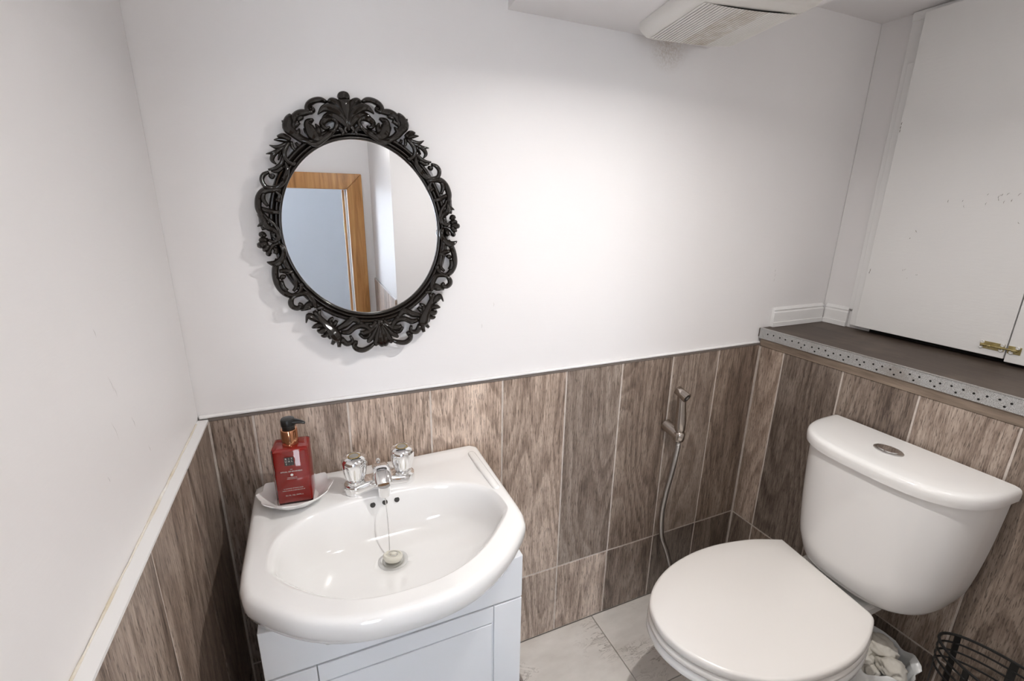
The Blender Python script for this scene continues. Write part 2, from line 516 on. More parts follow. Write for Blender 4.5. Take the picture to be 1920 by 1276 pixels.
# right low wall, faces -x
dado(wall_right, [0.998, 0.915, 0.737, 0.558, 0.378, 0.198, 0.018, -0.094], 'y', XT+0.008, -PI/2,
     [(0.75, 1.55), (0.90, 0.80), (0.85, 0.92), (0.85, 1.40), (0.85, 0.85), (1.0, 1.0), (1.0, 1.0)], top=ZC-0.4198)
g = Geo(); g.box(XT+0.0012, XT+0.0078, -0.094, 1.0, 0, ZC-0.421)
kind(g.build('grout_bed', 'grout', wall_right))
g = Geo(); g.box(XT-0.002, XT+0.0078, -0.094, 0.9995, ZC-0.4190, ZC-0.3945); g.build('wood_strip', 'strip', wall_right)
g = Geo(); g.box(XT-0.004, 1.604, -0.094, 1.0092, ZC-0.3895, ZC-0.3625); g.build('ledge_board', 'ledge', wall_right)
# perforated corner bead along the ledge edge with its round holes
g = Geo(); g.box(XT-0.0065, XT-0.0042, -0.094, 1.004, ZC-0.3940, ZC-0.3625); g.box(XT-0.0065, XT+0.004, -0.094, 1.004, ZC-0.3630, ZC-0.3612)
bead = g.build('corner_bead', 'galv', wall_right)
g = Geo(); g.box(XT-0.0070, XT-0.0030, -0.094, 1.004, ZC-0.3612, ZC-0.3598); g.build('bead_nosing', 'steel', bead)
hole_me = Geo().lathe([(0.0024, 0.0), (0.0024, 0.0005)], n=10, axis='x')
hm = mesh_from('bead_hole', hole_me.v, hole_me.f, 'dark')
k = 0
y = 0.975
while y > 0.0:
    o = link('bead_hole', hm, bead, (XT-0.0068, y, ZC-0.3755 + 0.0012*math.sin(k*1.7)))
    if k % 2 == 1 and k > 3:
        link('bead_hole', hm, bead, (XT-0.0068, y-0.010, ZC-0.3865))
    y -= 0.0205 + 0.002*math.sin(k*2.3); k += 1
# left wall dado, faces +x
dado(wall_left, [0.052, 0.235, 0.430, 0.618, 0.815, 0.997], 'y', XL-0.008, PI/2,
     [(1, 1.1), (1.0, 1.2), (1.05, 1.25), (1.0, 1.2), (0.95, 1.05)])
g = Geo(); g.box(-0.2338, XL-0.0012, 0.052, 1.0, 0, WT-0.002); kind(g.build('grout_bed', 'grout', wall_left))
g = Geo(); g.box(-0.2338, XL+0.0015, 0.05, 1.0, WT, WT+0.004); g.build('dado_trim', 'trimw', wall_left)
g = Geo()
pts = []
for i in range(46):
    yy = 0.06 + i*0.0205
    g_r = 0.0018 + 0.0014*noise.noise((yy*23, 1.3, 0))
    pts.append(((-0.2325+0.0012*noise.noise((yy*31, 7, 2)), yy, WT+0.0045), max(0.0008, g_r)))
g.tube([p for p, r in pts], [r for p, r in pts], 6)
g.build('caulk_bead', 'caulk', wall_left, smooth=True)
# passage dado on the projecting corner (seen in the mirror)
dado(wall_alcove, [-0.098, -0.28, -0.46, -0.64, -0.798], 'y', 0.3405, -PI/2, [(1.4, 1.9), (1.4, 1.8), (1.4, 1.9), (1.3, 1.7)])
g = Geo(); g.box(0.3335, 0.3415, -0.797, -0.096, WT, WT+0.005); g.build('dado_trim', 'steel', wall_alcove)

# ---- floor tiles
def ftile(x0, x1, y0, y1, tn):
    w, d = x1-x0-0.003, y1-y0-0.003
    key = ('f', round(w, 3), round(d, 3))
    if key not in tile_cache:
        a, b, t, c = w/2, d/2, 0.004, 0.0008
        v = [(-a, -b, -t), (a, -b, -t), (a, b, -t), (-a, b, -t), (-a, -b, -c), (a, -b, -c), (a, b, -c), (-a, b, -c), (-a+c, -b+c, 0), (a-c, -b+c, 0), (a-c, b-c, 0), (-a+c, b-c, 0)]
        f = [(3, 2, 1, 0)] + [(k+i, k+(i+1) % 4, k+4+(i+1) % 4, k+4+i) for k in (0, 4) for i in range(4)] + [(8, 9, 10, 11)]
        tile_cache[key] = mesh_from('tile', v, f, 'floor')
    o = link('tile', tile_cache[key], floor, ((x0+x1)/2, (y0+y1)/2, 0.0))
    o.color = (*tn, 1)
xs = [-0.70, -0.465, -0.165, 0.135, 0.435, 0.735, 1.035, 1.312]
ys = [-0.80, -0.47, 0.13, 0.73, 1.0]
for i in range(len(xs)-1):
    for j in range(len(ys)-1):
        if xs[i] > 0.33 and ys[j] < -0.1: continue
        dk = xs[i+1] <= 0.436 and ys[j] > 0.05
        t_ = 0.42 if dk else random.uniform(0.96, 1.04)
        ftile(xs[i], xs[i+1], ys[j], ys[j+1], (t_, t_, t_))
g = Geo(); g.box(0.4315, 0.4370, 0.13, 0.9985, 0.0, 0.0035)
kind(g.build('threshold_strip', 'steel', floor))

# ---- doorway in the front wall
door_frame = bpy.data.objects.new('door_frame', None); C.objects.link(door_frame)
door_frame.location = (-0.16, -0.80, 0); kind(door_frame)
tag(door_frame, 'golden oak door frame around the doorway seen in the mirror', 'door frame')
AH = ZC + 0.074                   # underside of the head
g = Geo(); g.add([(0.216, -0.80, 0), (0.297, -0.80, 0), (0.297, -0.80, AH+0.081), (0.216, -0.80, AH), (0.216, -0.776, 0), (0.297, -0.782, 0), (0.297, -0.782, AH+0.081), (0.216, -0.776, AH)],
      [(0, 1, 2, 3), (4, 7, 6, 5), (0, 4, 5, 1), (1, 5, 6, 2), (2, 6, 7, 3), (3, 7, 4, 0)]); g.build('architrave_stile', 'oak', door_frame, bevel=0.003)
g = Geo(); g.add([(-0.536, -0.80, 0), (-0.617, -0.80, 0), (-0.617, -0.80, AH+0.081), (-0.536, -0.80, AH), (-0.536, -0.776, 0), (-0.617, -0.782, 0), (-0.617, -0.782, AH+0.081), (-0.536, -0.776, AH)],
      [(0, 1, 2, 3), (4, 7, 6, 5), (0, 4, 5, 1), (1, 5, 6, 2), (2, 6, 7, 3), (3, 7, 4, 0)]); g.build('architrave_stile', 'oak', door_frame, bevel=0.003)
g = Geo(); g.add([(0.2155, -0.80, AH+0.0008), (0.2965, -0.80, AH+0.0818), (-0.6165, -0.80, AH+0.0818), (-0.5355, -0.80, AH+0.0008), (0.2155, -0.776, AH+0.0008), (0.2965, -0.782, AH+0.0818), (-0.6165, -0.782, AH+0.0818), (-0.5355, -0.776, AH+0.0008)],
      [(0, 1, 2, 3), (4, 7, 6, 5), (0, 4, 5, 1), (1, 5, 6, 2), (2, 6, 7, 3), (3, 7, 4, 0)]); g.build('architrave_head', 'oak', door_frame, bevel=0.003)
g = Geo(); g.box(0.2165, 0.2315, -0.885, -0.8005, 0, ZC+0.0895); g.build('jamb', 'trimw', door_frame)
g = Geo(); g.box(-0.5545, -0.5365, -0.885, -0.8005, 0, ZC+0.0895); g.build('jamb', 'trimw', door_frame)
g = Geo(); g.box(-0.536, 0.216, -0.885, -0.8005, AH+0.002, ZC+0.0895); g.build('head_jamb', 'oak', door_frame)
g = Geo(); g.box(0.206, 0.2163, -0.850, -0.838, 0, AH); g.build('door_stop', 'trimw', door_frame)
g = Geo(); g.box(0.198, 0.2163, -0.930, -0.890, 0, AH); st = g.build('hinge_stile', 'oak', door_frame)
g = Geo(); g.box(0.1965, 0.199, -0.928, -0.892, ZC-0.16, ZC-0.10); g.build('hinge', 'brass', st)

# ---- recess above the ledge: boards, doors, skirting
LZ = ZC - 0.3625                  # top of the ledge board
g = Geo(); g.box(1.592, 1.6048, 0.845, 0.921, LZ+0.060, CZ-0.001); g.build('frame_board', 'trimw', wall_right_upper, bevel=0.0025)
g = Geo(); g.box(1.585, 1.5918, 0.845, 0.905, LZ+0.012, ZC+0.40); g.build('frame_board', 'trimw', wall_right_upper, bevel=0.002)
g = Geo(); g.box(1.588, 1.6048, -0.09, 0.9205, ZC+0.505, CZ-0.001); g.build('head_board', 'trimw', wall_right_upper, bevel=0.0025)
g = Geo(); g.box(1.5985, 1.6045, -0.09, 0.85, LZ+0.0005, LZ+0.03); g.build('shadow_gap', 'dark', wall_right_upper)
d1 = part_struct('door_1', Geo().box(1.566, 1.584, 0.5235, 0.878, LZ+0.016, ZC+0.515), 'door', 'white painted cupboard door with a brass bolt at its corner', 'door', bevel=0.0015)
d2 = part_struct('door_2', Geo().box(1.566, 1.584, -0.06, 0.5210, LZ+0.010, ZC+0.515), 'door', 'white cupboard door at the right edge beside the bolted one', 'door', bevel=0.0015)
def skirting(name, prof_axis, a, b, base, label):
    # moulded profile: (out, up)
    pr = [(0.0, 0), (0.013, 0), (0.013, 0.014), (0.011, 0.0155), (0.011, 0.046), (0.008, 0.050), (0.0095, 0.055), (0.004, 0.062), (0.0, 0.063)]
    g = Geo()
    rings = []
    for t in (a, b):
        rings.append([(t, base-o, LZ+0.001+u) if prof_axis == 'x' else (base-o, t, LZ+0.001+u) for o, u in pr])
    g.loft(rings, True, True)
    return part_struct(name, g, 'trimw', label, 'skirting')
skirting('baseboard_back', 'x', 1.352, 1.592, 1.0095, 'short white moulded skirting on the mirror wall above the ledge')
skirting('baseboard_right', 'y', 0.9215, 0.9960, 1.6045, 'short white moulded skirting beside the cupboard door above the ledge')
# slide bolt across the two doors
bolt = bpy.data.objects.new('slide_bolt', None); C.objects.link(bolt); bolt.location = (1.566, 0.53, ZC-0.325)
tag(bolt, 'small brass slide bolt with six screws across the cupboard doors', 'bolt')
bz = ZC - 0.320
g = Geo(); g.box(1.5640, 1.5658, 0.5255, 0.573, bz-0.0095, bz+0.0095); pl_ = g.build('bolt_plate', 'brass', bolt, bevel=0.0006)
g = Geo(); g.box(1.5640, 1.5658, 0.4950, 0.5195, bz-0.0095, bz+0.0095); kp = g.build('keeper_plate', 'brass', bolt, bevel=0.0006)
g = Geo(); g.tube([(1.5612, 0.569, bz), (1.5612, 0.50, bz)], 0.0024, 10); g.build('bolt_rod', 'brass', bolt, smooth=True)
for yy in (0.567, 0.533):
    g = Geo(); g.lathe([(0.0042, -0.003), (0.0042, 0.003)], (1.5612, yy, bz), 12, 'y'); g.build('rod_guide', 'brass', bolt, smooth=True)
g = Geo(); g.lathe([(0.0042, -0.004), (0.0042, 0.004)], (1.5612, 0.506, bz), 12, 'y'); g.build('keeper_loop', 'brass', bolt, smooth=True)
g = Geo(); g.lathe([(0.0028, 0.0), (0.0032, -0.006), (0.001, -0.008)], (1.5595, 0.552, bz), 12, 'x'); g.build('bolt_knob', 'brass', bolt, smooth=True)
sg = Geo().lathe([(0.0045, 0.0), (0.0045, -0.001), (0.003, -0.0020), (0.0016, -0.0020), (0.0016, -0.0008)], n=14, axis='x')
sm_ = mesh_from('screw', sg.v, sg.f, 'screw', True)
for (yy, zz, par) in ((0.569, 0.0065, pl_), (0.570, -0.0065, pl_), (0.530, 0.0065, pl_), (0.531, -0.0065, pl_), (0.502, 0.0068, kp), (0.512, -0.0068, kp)):
    link('screw', sm_, par, (1.5640, yy, bz+zz))
# chips and scuffs in the paint
def scuff(parent, pts, w, mat='scuff'):
    g = Geo(); g.tube(pts, [w*0.3] + [w]*(len(pts)-2) + [w*0.3], 5); g.build('scuff_mark', mat, parent)
rs = random.Random(3)
for (y0, z0, n_) in ((0.70, 0.03, 3), (0.635, 0.035, 4), (0.60, 0.035, 6), (0.79, -0.06, 2), (0.765, -0.17, 5), (0.55, -0.02, 3)):
    for i in range(n_):
        yy, zz = y0+rs.uniform(-0.02, 0.02), z0+rs.uniform(-0.015, 0.012)
        L = rs.uniform(0.003, 0.008); a = rs.uniform(0.6, 2.0)
        scuff(d1, [(1.5659, yy, ZC+zz), (1.5659, yy+L*0.5*math.cos(a), ZC+zz+L*0.5*math.sin(a)), (1.5659, yy+L*math.cos(a+0.3), ZC+zz+L*math.sin(a+0.3))], rs.uniform(0.0003, 0.0008))
for (yy, zz) in ((0.874, 0.245), (0.8745, 0.235), (0.874, 0.226), (0.868, -0.165), (0.869, -0.172)):
    scuff(d1, [(1.5659, yy, ZC+zz), (1.5659, yy+0.001, ZC+zz-0.004), (1.5659, yy+0.0005, ZC+zz-0.008)], 0.0011)
for (yy, zz, L) in ((0.660, -0.20, 0.025), (0.668, -0.215, 0.018), (0.640, -0.25, 0.03), (0.70, -0.27, 0.02), (0.652, -0.14, 0.012), (0.735, -0.33, 0.012), (0.60, -0.30, 0.010)):
    scuff(wall_left, [(-0.2341, yy, ZC+zz), (-0.2341, yy+L*0.25, ZC+zz-L*0.5), (-0.2341, yy+L*0.35, ZC+zz-L)], 0.00035, 'scuffl')
for (xx, zz) in ((1.335, -0.175), (1.338, -0.19), (1.337, -0.205), (0.36, -0.27), (0.39, -0.22)):
    scuff(wall_back, [(xx, 1.0101, ZC+zz), (xx+0.001, 1.0101, ZC+zz-0.005), (xx-0.0005, 1.0101, ZC+zz-0.01)], 0.0006, 'scuffl')

# ---- downlight in the soffit
dl = empty('downlight', (LAMP.x, LAMP.y, SOF), 'rectangular downlight under the lowered white ceiling box', 'lamp')
hx, hy, zb = 0.085, 0.050, ZC + 0.3625
g = Geo()
for (x0, x1, y0, y1) in ((-hx-0.008, -hx, -hy-0.008, hy+0.008), (hx, hx+0.008, -hy-0.008, hy+0.008), (-hx, hx, -hy-0.008, -hy), (-hx, hx, hy, hy+0.008)):
    g.box(LAMP.x+x0, LAMP.x+x1, LAMP.y+y0, LAMP.y+y1, zb, SOF-0.0003)
g.build('housing', 'trimw', dl)
g = Geo(); g.box(LAMP.x-hx, LAMP.x+hx, LAMP.y-hy, LAMP.y+hy, SOF-0.006, SOF-0.0003); g.build('reflector', 'steel', dl)
g = Geo(); g.lathe([(0.021, SOF-0.0062), (0.021, LAMP.z+0.0015)], (LAMP.x, LAMP.y, 0), 24); g.build('bulb_holder', 'steel', dl, smooth=True)
# ---- two globe lamps added out of view as fill light
pl2 = empty('passage_fill_lamp', (0.215, -0.06, CZ), 'opal globe lamp added behind the camera as fill light', 'lamp')
gl = [(max(0.0006, 0.07*math.sin(PI*k/8)), ZC+0.395-0.07*math.cos(PI*k/8)) for k in range(9)]
Geo().lathe(gl, (0.215, -0.06, 0), 14).build('globe', 'globe', pl2, smooth=True)
Geo().lathe([(0.05, CZ-0.0003), (0.05, CZ-0.012), (0.018, CZ-0.02), (0.018, CZ-0.072)], (0.215, -0.06, 0), 28).build('lamp_base', 'fillmount', pl2, smooth=True, angle=40)
pl3 = empty('alcove_fill_lamp', (1.22, 0.03, CZ), 'small opal globe lamp added out of view to brighten the alcove', 'lamp')  # added to lift the dark recess and cupboard doors
gl = [(max(0.0006, 0.05*math.sin(PI*k/8)), ZC+0.445-0.05*math.cos(PI*k/8)) for k in range(9)]
Geo().lathe(gl, (1.22, 0.03, 0), 14).build('globe', 'globe2', pl3, smooth=True)
Geo().lathe([(0.04, CZ-0.0003), (0.04, CZ-0.012), (0.015, CZ-0.018), (0.015, CZ-0.04)], (1.22, 0.03, 0), 24).build('lamp_base', 'fillmount', pl3, smooth=True, angle=40)
# ---- unseen hall window added as a source of cool fill light
w1 = bpy.data.objects.new('added_hall_window', None); C.objects.link(w1); w1.location = (-0.60, -2.02, 0.6); kind(w1)
tag(w1, 'unseen tall hall window added for cool fill through the doorway', 'window')
g = Geo(); g.box(-0.92, -0.88, -2.0195, -1.985, 0.60, 2.0); g.box(-0.32, -0.28, -2.0195, -1.985, 0.60, 2.0); g.box(-0.88, -0.32, -2.0195, -1.985, 1.96, 2.0); g.box(-0.88, -0.32, -2.0195, -1.985, 0.60, 0.64)
g.build('added_window_frame', 'trimw', w1)
Geo().box(-0.88, -0.32, -2.012, -2.004, 0.64, 1.96).build('added_pane', 'hall', w1)

# ------------------------------------------------------------------ oval mirror
MC = (0.106, ZC - 0.051); MA = math.radians(5.17)
MY = 1.0095                        # wall face behind the mirror
def mp(u, v, w):                   # mirror plane (right, up, out of wall) -> world
    return (MC[0] + u*math.cos(MA) - v*math.sin(MA), MY - w, MC[1] + u*math.sin(MA) + v*math.cos(MA))
mir = empty('oval_mirror', (MC[0], MY, MC[1]-0.25), 'oval wall mirror in a black carved scrollwork frame', 'mirror')
GA, GB = 0.150, 0.170
def oval_sweep(prof, n=96):
    """profile: (offset outward from the glass edge, height out of the wall), closed"""
    g = Geo(); rings = []
    for i in range(n+1):
        t = 2*PI*i/n
        nx, ny = math.cos(t)/GA, math.sin(t)/GB
        l = math.hypot(nx, ny); nx, ny = nx/l, ny/l
        rings.append([mp(GA*math.cos(t)+nx*o, GB*math.sin(t)+ny*o, h) for o, h in prof])
    return g.loft(rings, False, False)
def arc_prof(c, h0, rx, ry, n=7):
    return [(c + rx*math.cos(PI*k/n), h0 + ry*math.sin(PI*k/n)) for k in range(n+1)]
def closed(p, h=0.002): return [(p[0][0], h)] + p + [(p[-1][0], h), (p[0][0], h)]
g = Geo()
n = 96
top = [mp(GA*1.01*math.cos(2*PI*i/n), GB*1.01*math.sin(2*PI*i/n), 0.0105) for i in range(n)]
bot = [mp(GA*1.01*math.cos(2*PI*i/n), GB*1.01*math.sin(2*PI*i/n), 0.0075) for i in range(n)]
g.loft([bot, top]); g.build('mirror_glass', 'mirror', mir)
base_ = Geo()
top = [mp((GA+0.016)*math.cos(2*PI*i/n), (GB+0.016)*math.sin(2*PI*i/n), 0.007) for i in range(n)]
bot = [mp((GA+0.016)*math.cos(2*PI*i/n), (GB+0.016)*math.sin(2*PI*i/n), 0.001) for i in range(n)]
base_.loft([bot, top]); base_.build('backing_board', 'frame', mir)
oval_sweep(closed(arc_prof(0.0025, 0.0125, 0.0032, 0.005))).build('inner_bead', 'frame', mir, smooth=True)
oval_sweep(closed(arc_prof(0.0085, 0.012, 0.0030, 0.009))).build('middle_bead', 'frame', mir, smooth=True)
oval_sweep(closed(arc_prof(0.0165, 0.010, 0.0055, 0.011))).build('outer_moulding', 'frame', mir, smooth=True)

STROKES = {
 'c': [
  [(1.2,248.9,1.1),(1.1,247.4,5.7),(0.8,244.2,8.4),(0.5,240.6,9.2),(0.3,235.7,7.7)],
  [(0.8,236.6,8.6),(0.1,214.8,8.1),(0.6,198.1,5.8),(-0.6,183.2,2.7)],
  [(-0.3,186.9,2.3),(-5.6,213,5.8),(-14.4,228.5,6.1),(-23.1,233,4.5),(-30.1,230.3,1.5)],
  [(-0.6,185.1,2.3),(-8.5,207.5,6.2),(-23.4,220.3,7.2),(-38.5,220.4,4.9),(-49.9,211.1,0.9)],
  [(-2.9,183.2,2.9),(-8.1,198.2,6.6),(-21.5,209.8,6.5),(-35.9,208.6,4.1),(-44.9,202.7,1.1)],
  [(-30.6,180,2.3),(-22.3,189.2,3.5),(-19.7,198.4,3.6),(-26.4,203.6,3.8),(-38.1,201.9,4.9),(-45.6,194.7,4.5),(-40.7,187.6,3),(-32.6,190.3,1.5)],
  [(-19.4,189.1,2.3),(-13.4,184.4,3.5),(-11.3,179.6,3.1),(-14.8,176.3,1.6)],
  [(-3.6,190.7,3.1),(-7.8,183.3,2.7),(-3.6,179.5,1.6)],
 ],
 's': [
  [(-30,230.8,2.6),(-39.5,235.1,4.1),(-50.7,234.7,4.4),(-60.4,229.7,4.8),(-65.7,221.4,4.4),(-62.5,216,4.4),(-55.8,219,3.3),(-57.8,224.4,1.8)],
  [(-56.2,215.1,1.8),(-69.1,214.8,4.7),(-80.4,213.1,5.8),(-90.3,206.4,5.4),(-93.3,197.5,4),(-94.9,185,2.5)],
  [(-62,164.1,2.8),(-83.2,170.2,5.5),(-96.5,181.4,6.9),(-104.6,190.6,7.5),(-99.1,204.7,6.1),(-94.5,212.5,2.1)],
  [(-103.2,188.7,5),(-108.4,196.9,3.2),(-111.6,202,0.7)],
  [(-97.8,188.6,3.2),(-89.4,194.8,3.6),(-81.9,197.7,1.5)],
  [(-98.5,176,3.6),(-89.3,181.3,3.6),(-84.7,189.1,0.9)],
  [(-86.3,201,2.5),(-78,206.3,3.3),(-74.1,208.1,1.1)],
  [(-43,174.7,2.3),(-55,171.3,6.8),(-64.1,178,8.9),(-68.5,189,7.7),(-67.9,198.1,5.9),(-58.4,203.4,1.9)],
  [(-70.4,179,4.4),(-76,183.7,2.6),(-78,189.2,0.7)],
  [(-57.4,178.8,7.1),(-53.8,187.9,4.5),(-57,196.1,1.1)],
  [(-23.6,187.3,2.3),(-32.5,180.1,4.2),(-47.5,171.1,5.3),(-62.2,163.1,5.2),(-76.7,165.4,3.3),(-92.3,170.4,2.2)],
  [(-103.4,169.8,3.2),(-114.6,176.7,4.3),(-124.9,176.6,1.1)],
  [(-103.6,168.5,2.9),(-119.3,171.1,3.6),(-131.2,171,0.7)],
  [(-107.7,166.2,2.9),(-126.4,158.2,3.5),(-140.1,162.3,0.7)],
  [(-112.6,160,2.9),(-132.4,150.6,3.2),(-148.4,148.1,0.7)],
  [(-122.6,154.8,2.5),(-136,146.2,3.5),(-140.5,137.2,3.2),(-135.1,130.3,1.1)],
  [(-122.1,153,1.8),(-127.5,144,2.1),(-130.8,136.8,1.1)],
  [(-102.8,167.9,2.2),(-103,157.9,2.9),(-98.2,151.5,1.1)],
  [(-95.9,165.9,2.2),(-93.4,160.3,2.6),(-90.6,162.1,0.9)],
  [(-105.7,167.1,2.5),(-117.6,151,3.6),(-117.9,138.1,3.6),(-108.5,129.9,3.3),(-103.1,132.3,1.5)],
  [(-118.3,147.4,2.9),(-126.5,131.1,3.6),(-138.9,123.3,3.2),(-150.5,122,1.4)],
  [(-125,125.4,2.9),(-135.4,118.5,2.9),(-146.1,119,1.4)],
  [(-149.9,117.7,2.5),(-159.3,113.7,3.5),(-164.1,104.7,3.5),(-160.3,93.6,3.5),(-148.5,90.1,3.6),(-135.3,94.4,3.6),(-125.5,106.7,4),(-118.8,121.4,3.6),(-120,136.4,2.2)],
  [(-150.8,113.6,1.8),(-147,110.1,4.3),(-141.9,113.2,2.1)],
  [(-136.6,86.1,2.5),(-150.9,87.4,4.3),(-164.6,86,5.3),(-175.2,75.7,5.3),(-179.9,58.9,4.9),(-178.1,45.3,4.6),(-179.5,28.7,4.3),(-178.4,18,3.6)],
  [(-145.8,85.5,2.2),(-141.1,77.2,2.9),(-144.5,69.7,4.7),(-148.8,71,2.5)],
  [(-165.3,82.6,2.5),(-169,71.5,3.5),(-163.6,59.2,2.1)],
  [(-175.3,56.6,3.2),(-162.3,49.8,4.3),(-147.2,47.6,2.5)],
  [(-175.2,48.9,2.5),(-168.7,36.7,2.9),(-159.4,24.1,2.5)],
  [(-179.5,47.7,4.6),(-177.8,32.9,4.2),(-188.6,25,1)],
  [(-176.1,41.1,3.4),(-172.8,24,5),(-160,14.3,4.7),(-157.3,3.2,3.5),(-165.8,-4.1,2.7),(-176,-0.3,2.3)],
  [(-167.9,38.4,2.3),(-158.8,24.9,2.7),(-154.6,11.6,2.4)],
  [(-178.7,5.4,2.7),(-183.6,10.1,5.4),(-186.8,6.2,2.7)],
  [(-176,-0.3,3.1),(-185.8,0.1,5),(-191.4,-0.8,1.9)],
  [(-177.1,-5.6,3.5),(-189.5,-8.1,5.4),(-196.3,-7.8,2.7)],
  [(-175.8,-9,3.1),(-184.4,-16.7,4.3),(-188.4,-20,1.5)],
  [(-161.3,-1.8,2),(-165.4,7.3,3.5),(-160.9,10.1,2)],
  [(-158.5,-7.5,2.8),(-169.1,-10.3,3.1),(-176.1,-18.3,2.7),(-180.2,-25.3,4.7),(-176.7,-27.9,2)],
  [(-171,-14.9,2.4),(-166,-19.8,3.9),(-169.5,-27.1,2.8)],
  [(-157.9,-9.8,2.8),(-153.7,-21.2,4),(-159.2,-36.1,5.2),(-172.1,-44.6,5.9),(-186.3,-39.9,1)],
  [(-166.6,-37.4,4.4),(-174.3,-52.1,5.1),(-177.9,-69.6,5.2),(-175.9,-88.1,5.2),(-166.6,-103.4,5.3),(-155.2,-109.7,4.1),(-141.2,-102.9,3.3),(-136.7,-90.9,3.7),(-141.5,-88.4,1.6)],
  [(-169.1,-59.5,2.8),(-158,-60.9,4.8),(-146,-65.2,2.9)],
  [(-170.2,-75.2,2.4),(-165.3,-71.3,4.4),(-159.8,-69.8,2)],
  [(-168.7,-77.7,2.8),(-167.7,-90.5,3.6),(-161.8,-98.3,2.8)],
  [(-149.4,-64.3,2.4),(-145.3,-78.6,2.9),(-145.5,-92.5,3.3),(-152.5,-101.3,2.5)],
  [(-156.6,-38.6,2.4),(-155.8,-49.9,2.8),(-150.5,-59.6,2.4)],
  [(-159.3,-114.3,2.9),(-146.6,-109.2,4.1),(-131.7,-109.5,4.2),(-121.6,-124.8,4.2),(-118,-140.6,3)],
  [(-153.2,-110,2.5),(-160.3,-119.5,4.5),(-160.1,-129,4.5),(-151.7,-135.1,4.2),(-144,-130.9,4.2),(-147.6,-125.1,2.1)],
  [(-147.4,-140.6,2.1),(-136.8,-136.3,5.5),(-127.5,-133,7.2),(-120.5,-136.6,3)],
  [(-118.1,-141.3,2.1),(-109.2,-140.8,3.4),(-102.9,-143,1.7)],
  [(-113.3,-145,3),(-114.8,-159.4,3.5),(-107.3,-179.3,4.4)],
  [(-123.3,-145.8,3),(-110.1,-170.1,5.7),(-97.8,-189.8,8.4),(-90.4,-206.4,9.4),(-88.1,-219.7,3.6)],
  [(-112.2,-169.8,4.8),(-127.9,-158.4,6.4),(-135.7,-153,3.8),(-142.1,-168.2,1.1)],
  [(-109.2,-177.7,3.9),(-123.5,-176.4,4.7),(-133.7,-179.6,1.1)],
  [(-104,-186.2,4.4),(-118,-188.7,5.2),(-125.3,-186.1,1.3)],
  [(-98.2,-192.3,4.4),(-112,-199.3,3.9),(-119.8,-198.4,1.1)],
  [(-95.1,-200.4,4.4),(-106.6,-207.2,3.1)],
  [(-91.5,-206.2,5.4),(-102.2,-220.8,2.7)],
  [(-86.8,-212.2,4.9),(-89.6,-228.4,3.2)],
  [(-83,-210.4,5),(-73.6,-223.8,5),(-61.7,-220.9,3.7),(-64,-208.8,2.3)],
  [(-96.9,-184.9,5.3),(-96.7,-171.2,4.4),(-90.1,-165.6,1.8)],
  [(-93.2,-183.1,4.4),(-84.6,-173.3,3.1)],
  [(-88.9,-191.4,4),(-71.5,-184.4,5.9),(-53.6,-174.9,5.5),(-38.9,-186.3,3.7)],
  [(-80.8,-198,3.1),(-65.9,-199.4,5),(-51.7,-191.8,5.1),(-35.1,-192.2,5.1),(-24.6,-201.8,4.7),(-25.2,-213.4,3.8),(-36.7,-217,4.2),(-44.8,-207.7,3.2)],
  [(-57.7,-171.6,3.2),(-41,-184.7,4.6),(-24.6,-201.8,3.8),(-18.5,-209.4,1.9)],
  [(-55.9,-239,1.9),(-58.7,-226.7,5.1),(-51.5,-226.8,3.3)],
  [(-61.5,-224.9,3.2),(-58.1,-237.3,4.6),(-45.9,-243.7,4.7),(-30.8,-240.9,4.3),(-17.4,-233.4,2.9)],
 ],
 'b': [
  [(1.6,-189.5,3.3),(2.6,-210.6,7.2),(3.8,-232.1,8.3),(2.8,-245.3,3.4)],
  [(-1,-190.4,2.9),(-7.4,-211.4,6.2),(-13.9,-231.3,6.2),(-17.7,-239.9,1.9)],
  [(-2.2,-190.1,2.9),(-15,-210,5.7),(-28.3,-224.6,4.3),(-33.6,-227.5,1.4)],
  [(-4.7,-191,2.9),(-21.3,-203.6,4.7),(-36.2,-206.1,4.2),(-42.8,-202.3,1.4)],
  [(-6.5,-186.8,4.3),(-15.2,-195.6,4.3),(-24.4,-192.7,2.3)],
  [(1.2,-184.2,3.3),(2.2,-193.5,4.8),(2.3,-201.4,2.4)],
 ],
}

def stroke_geo(g, pts, side, lift, seed):
    pts = [(side*x/1000, y/1000, r/1000) for x, y, r in pts]
    P = catmull(pts, 5)
    m = len(P)
    rings = []
    nseg = 12
    for i in range(m):
        a = P[max(i-1, 0)]; b = P[min(i+1, m-1)]
        tx, ty = b[0]-a[0], b[1]-a[1]
        l = math.hypot(tx, ty) or 1
        nx, ny = -ty/l, tx/l
        r = max(P[i][2]*1.2, 0.0005)
        end = min(1.0, min(i, m-1-i)/2.0 + 0.35)
        hh = (0.0045 + 0.62*r)*end
        w0 = 0.0190 + lift + 0.0016*math.sin(i*0.35+seed)
        ring = []
        for k in range(nseg):
            th = 2*PI*k/nseg
            cu, su = math.cos(th), math.sin(th)
            # raised midrib with hollow flanks on broad leaves
            prof = su if su < 0 else (su**0.8)*(1.0 if r < 0.0045 else (0.78 + 0.30*abs(math.cos(2.2*th - 2.2*PI/2))))
            ring.append(mp(P[i][0]+nx*r*cu, P[i][1]+ny*r*cu, w0 + (hh*prof if su > 0 else 0.0085*su)))
        rings.append(ring)
    g.loft(rings)
def scroll_part(name, key, sides, lift0):
    g = Geo()
    for q, s_ in enumerate(STROKES[key]):
        for sd in sides:
            stroke_geo(g, s_, sd, lift0 + 0.0011*((q*5) % 4), q*1.3)
    return g.build(name, 'frame', mir, smooth=True, angle=55)
scroll_part('crest_palmette', 'c', (1, -1), 0.003)
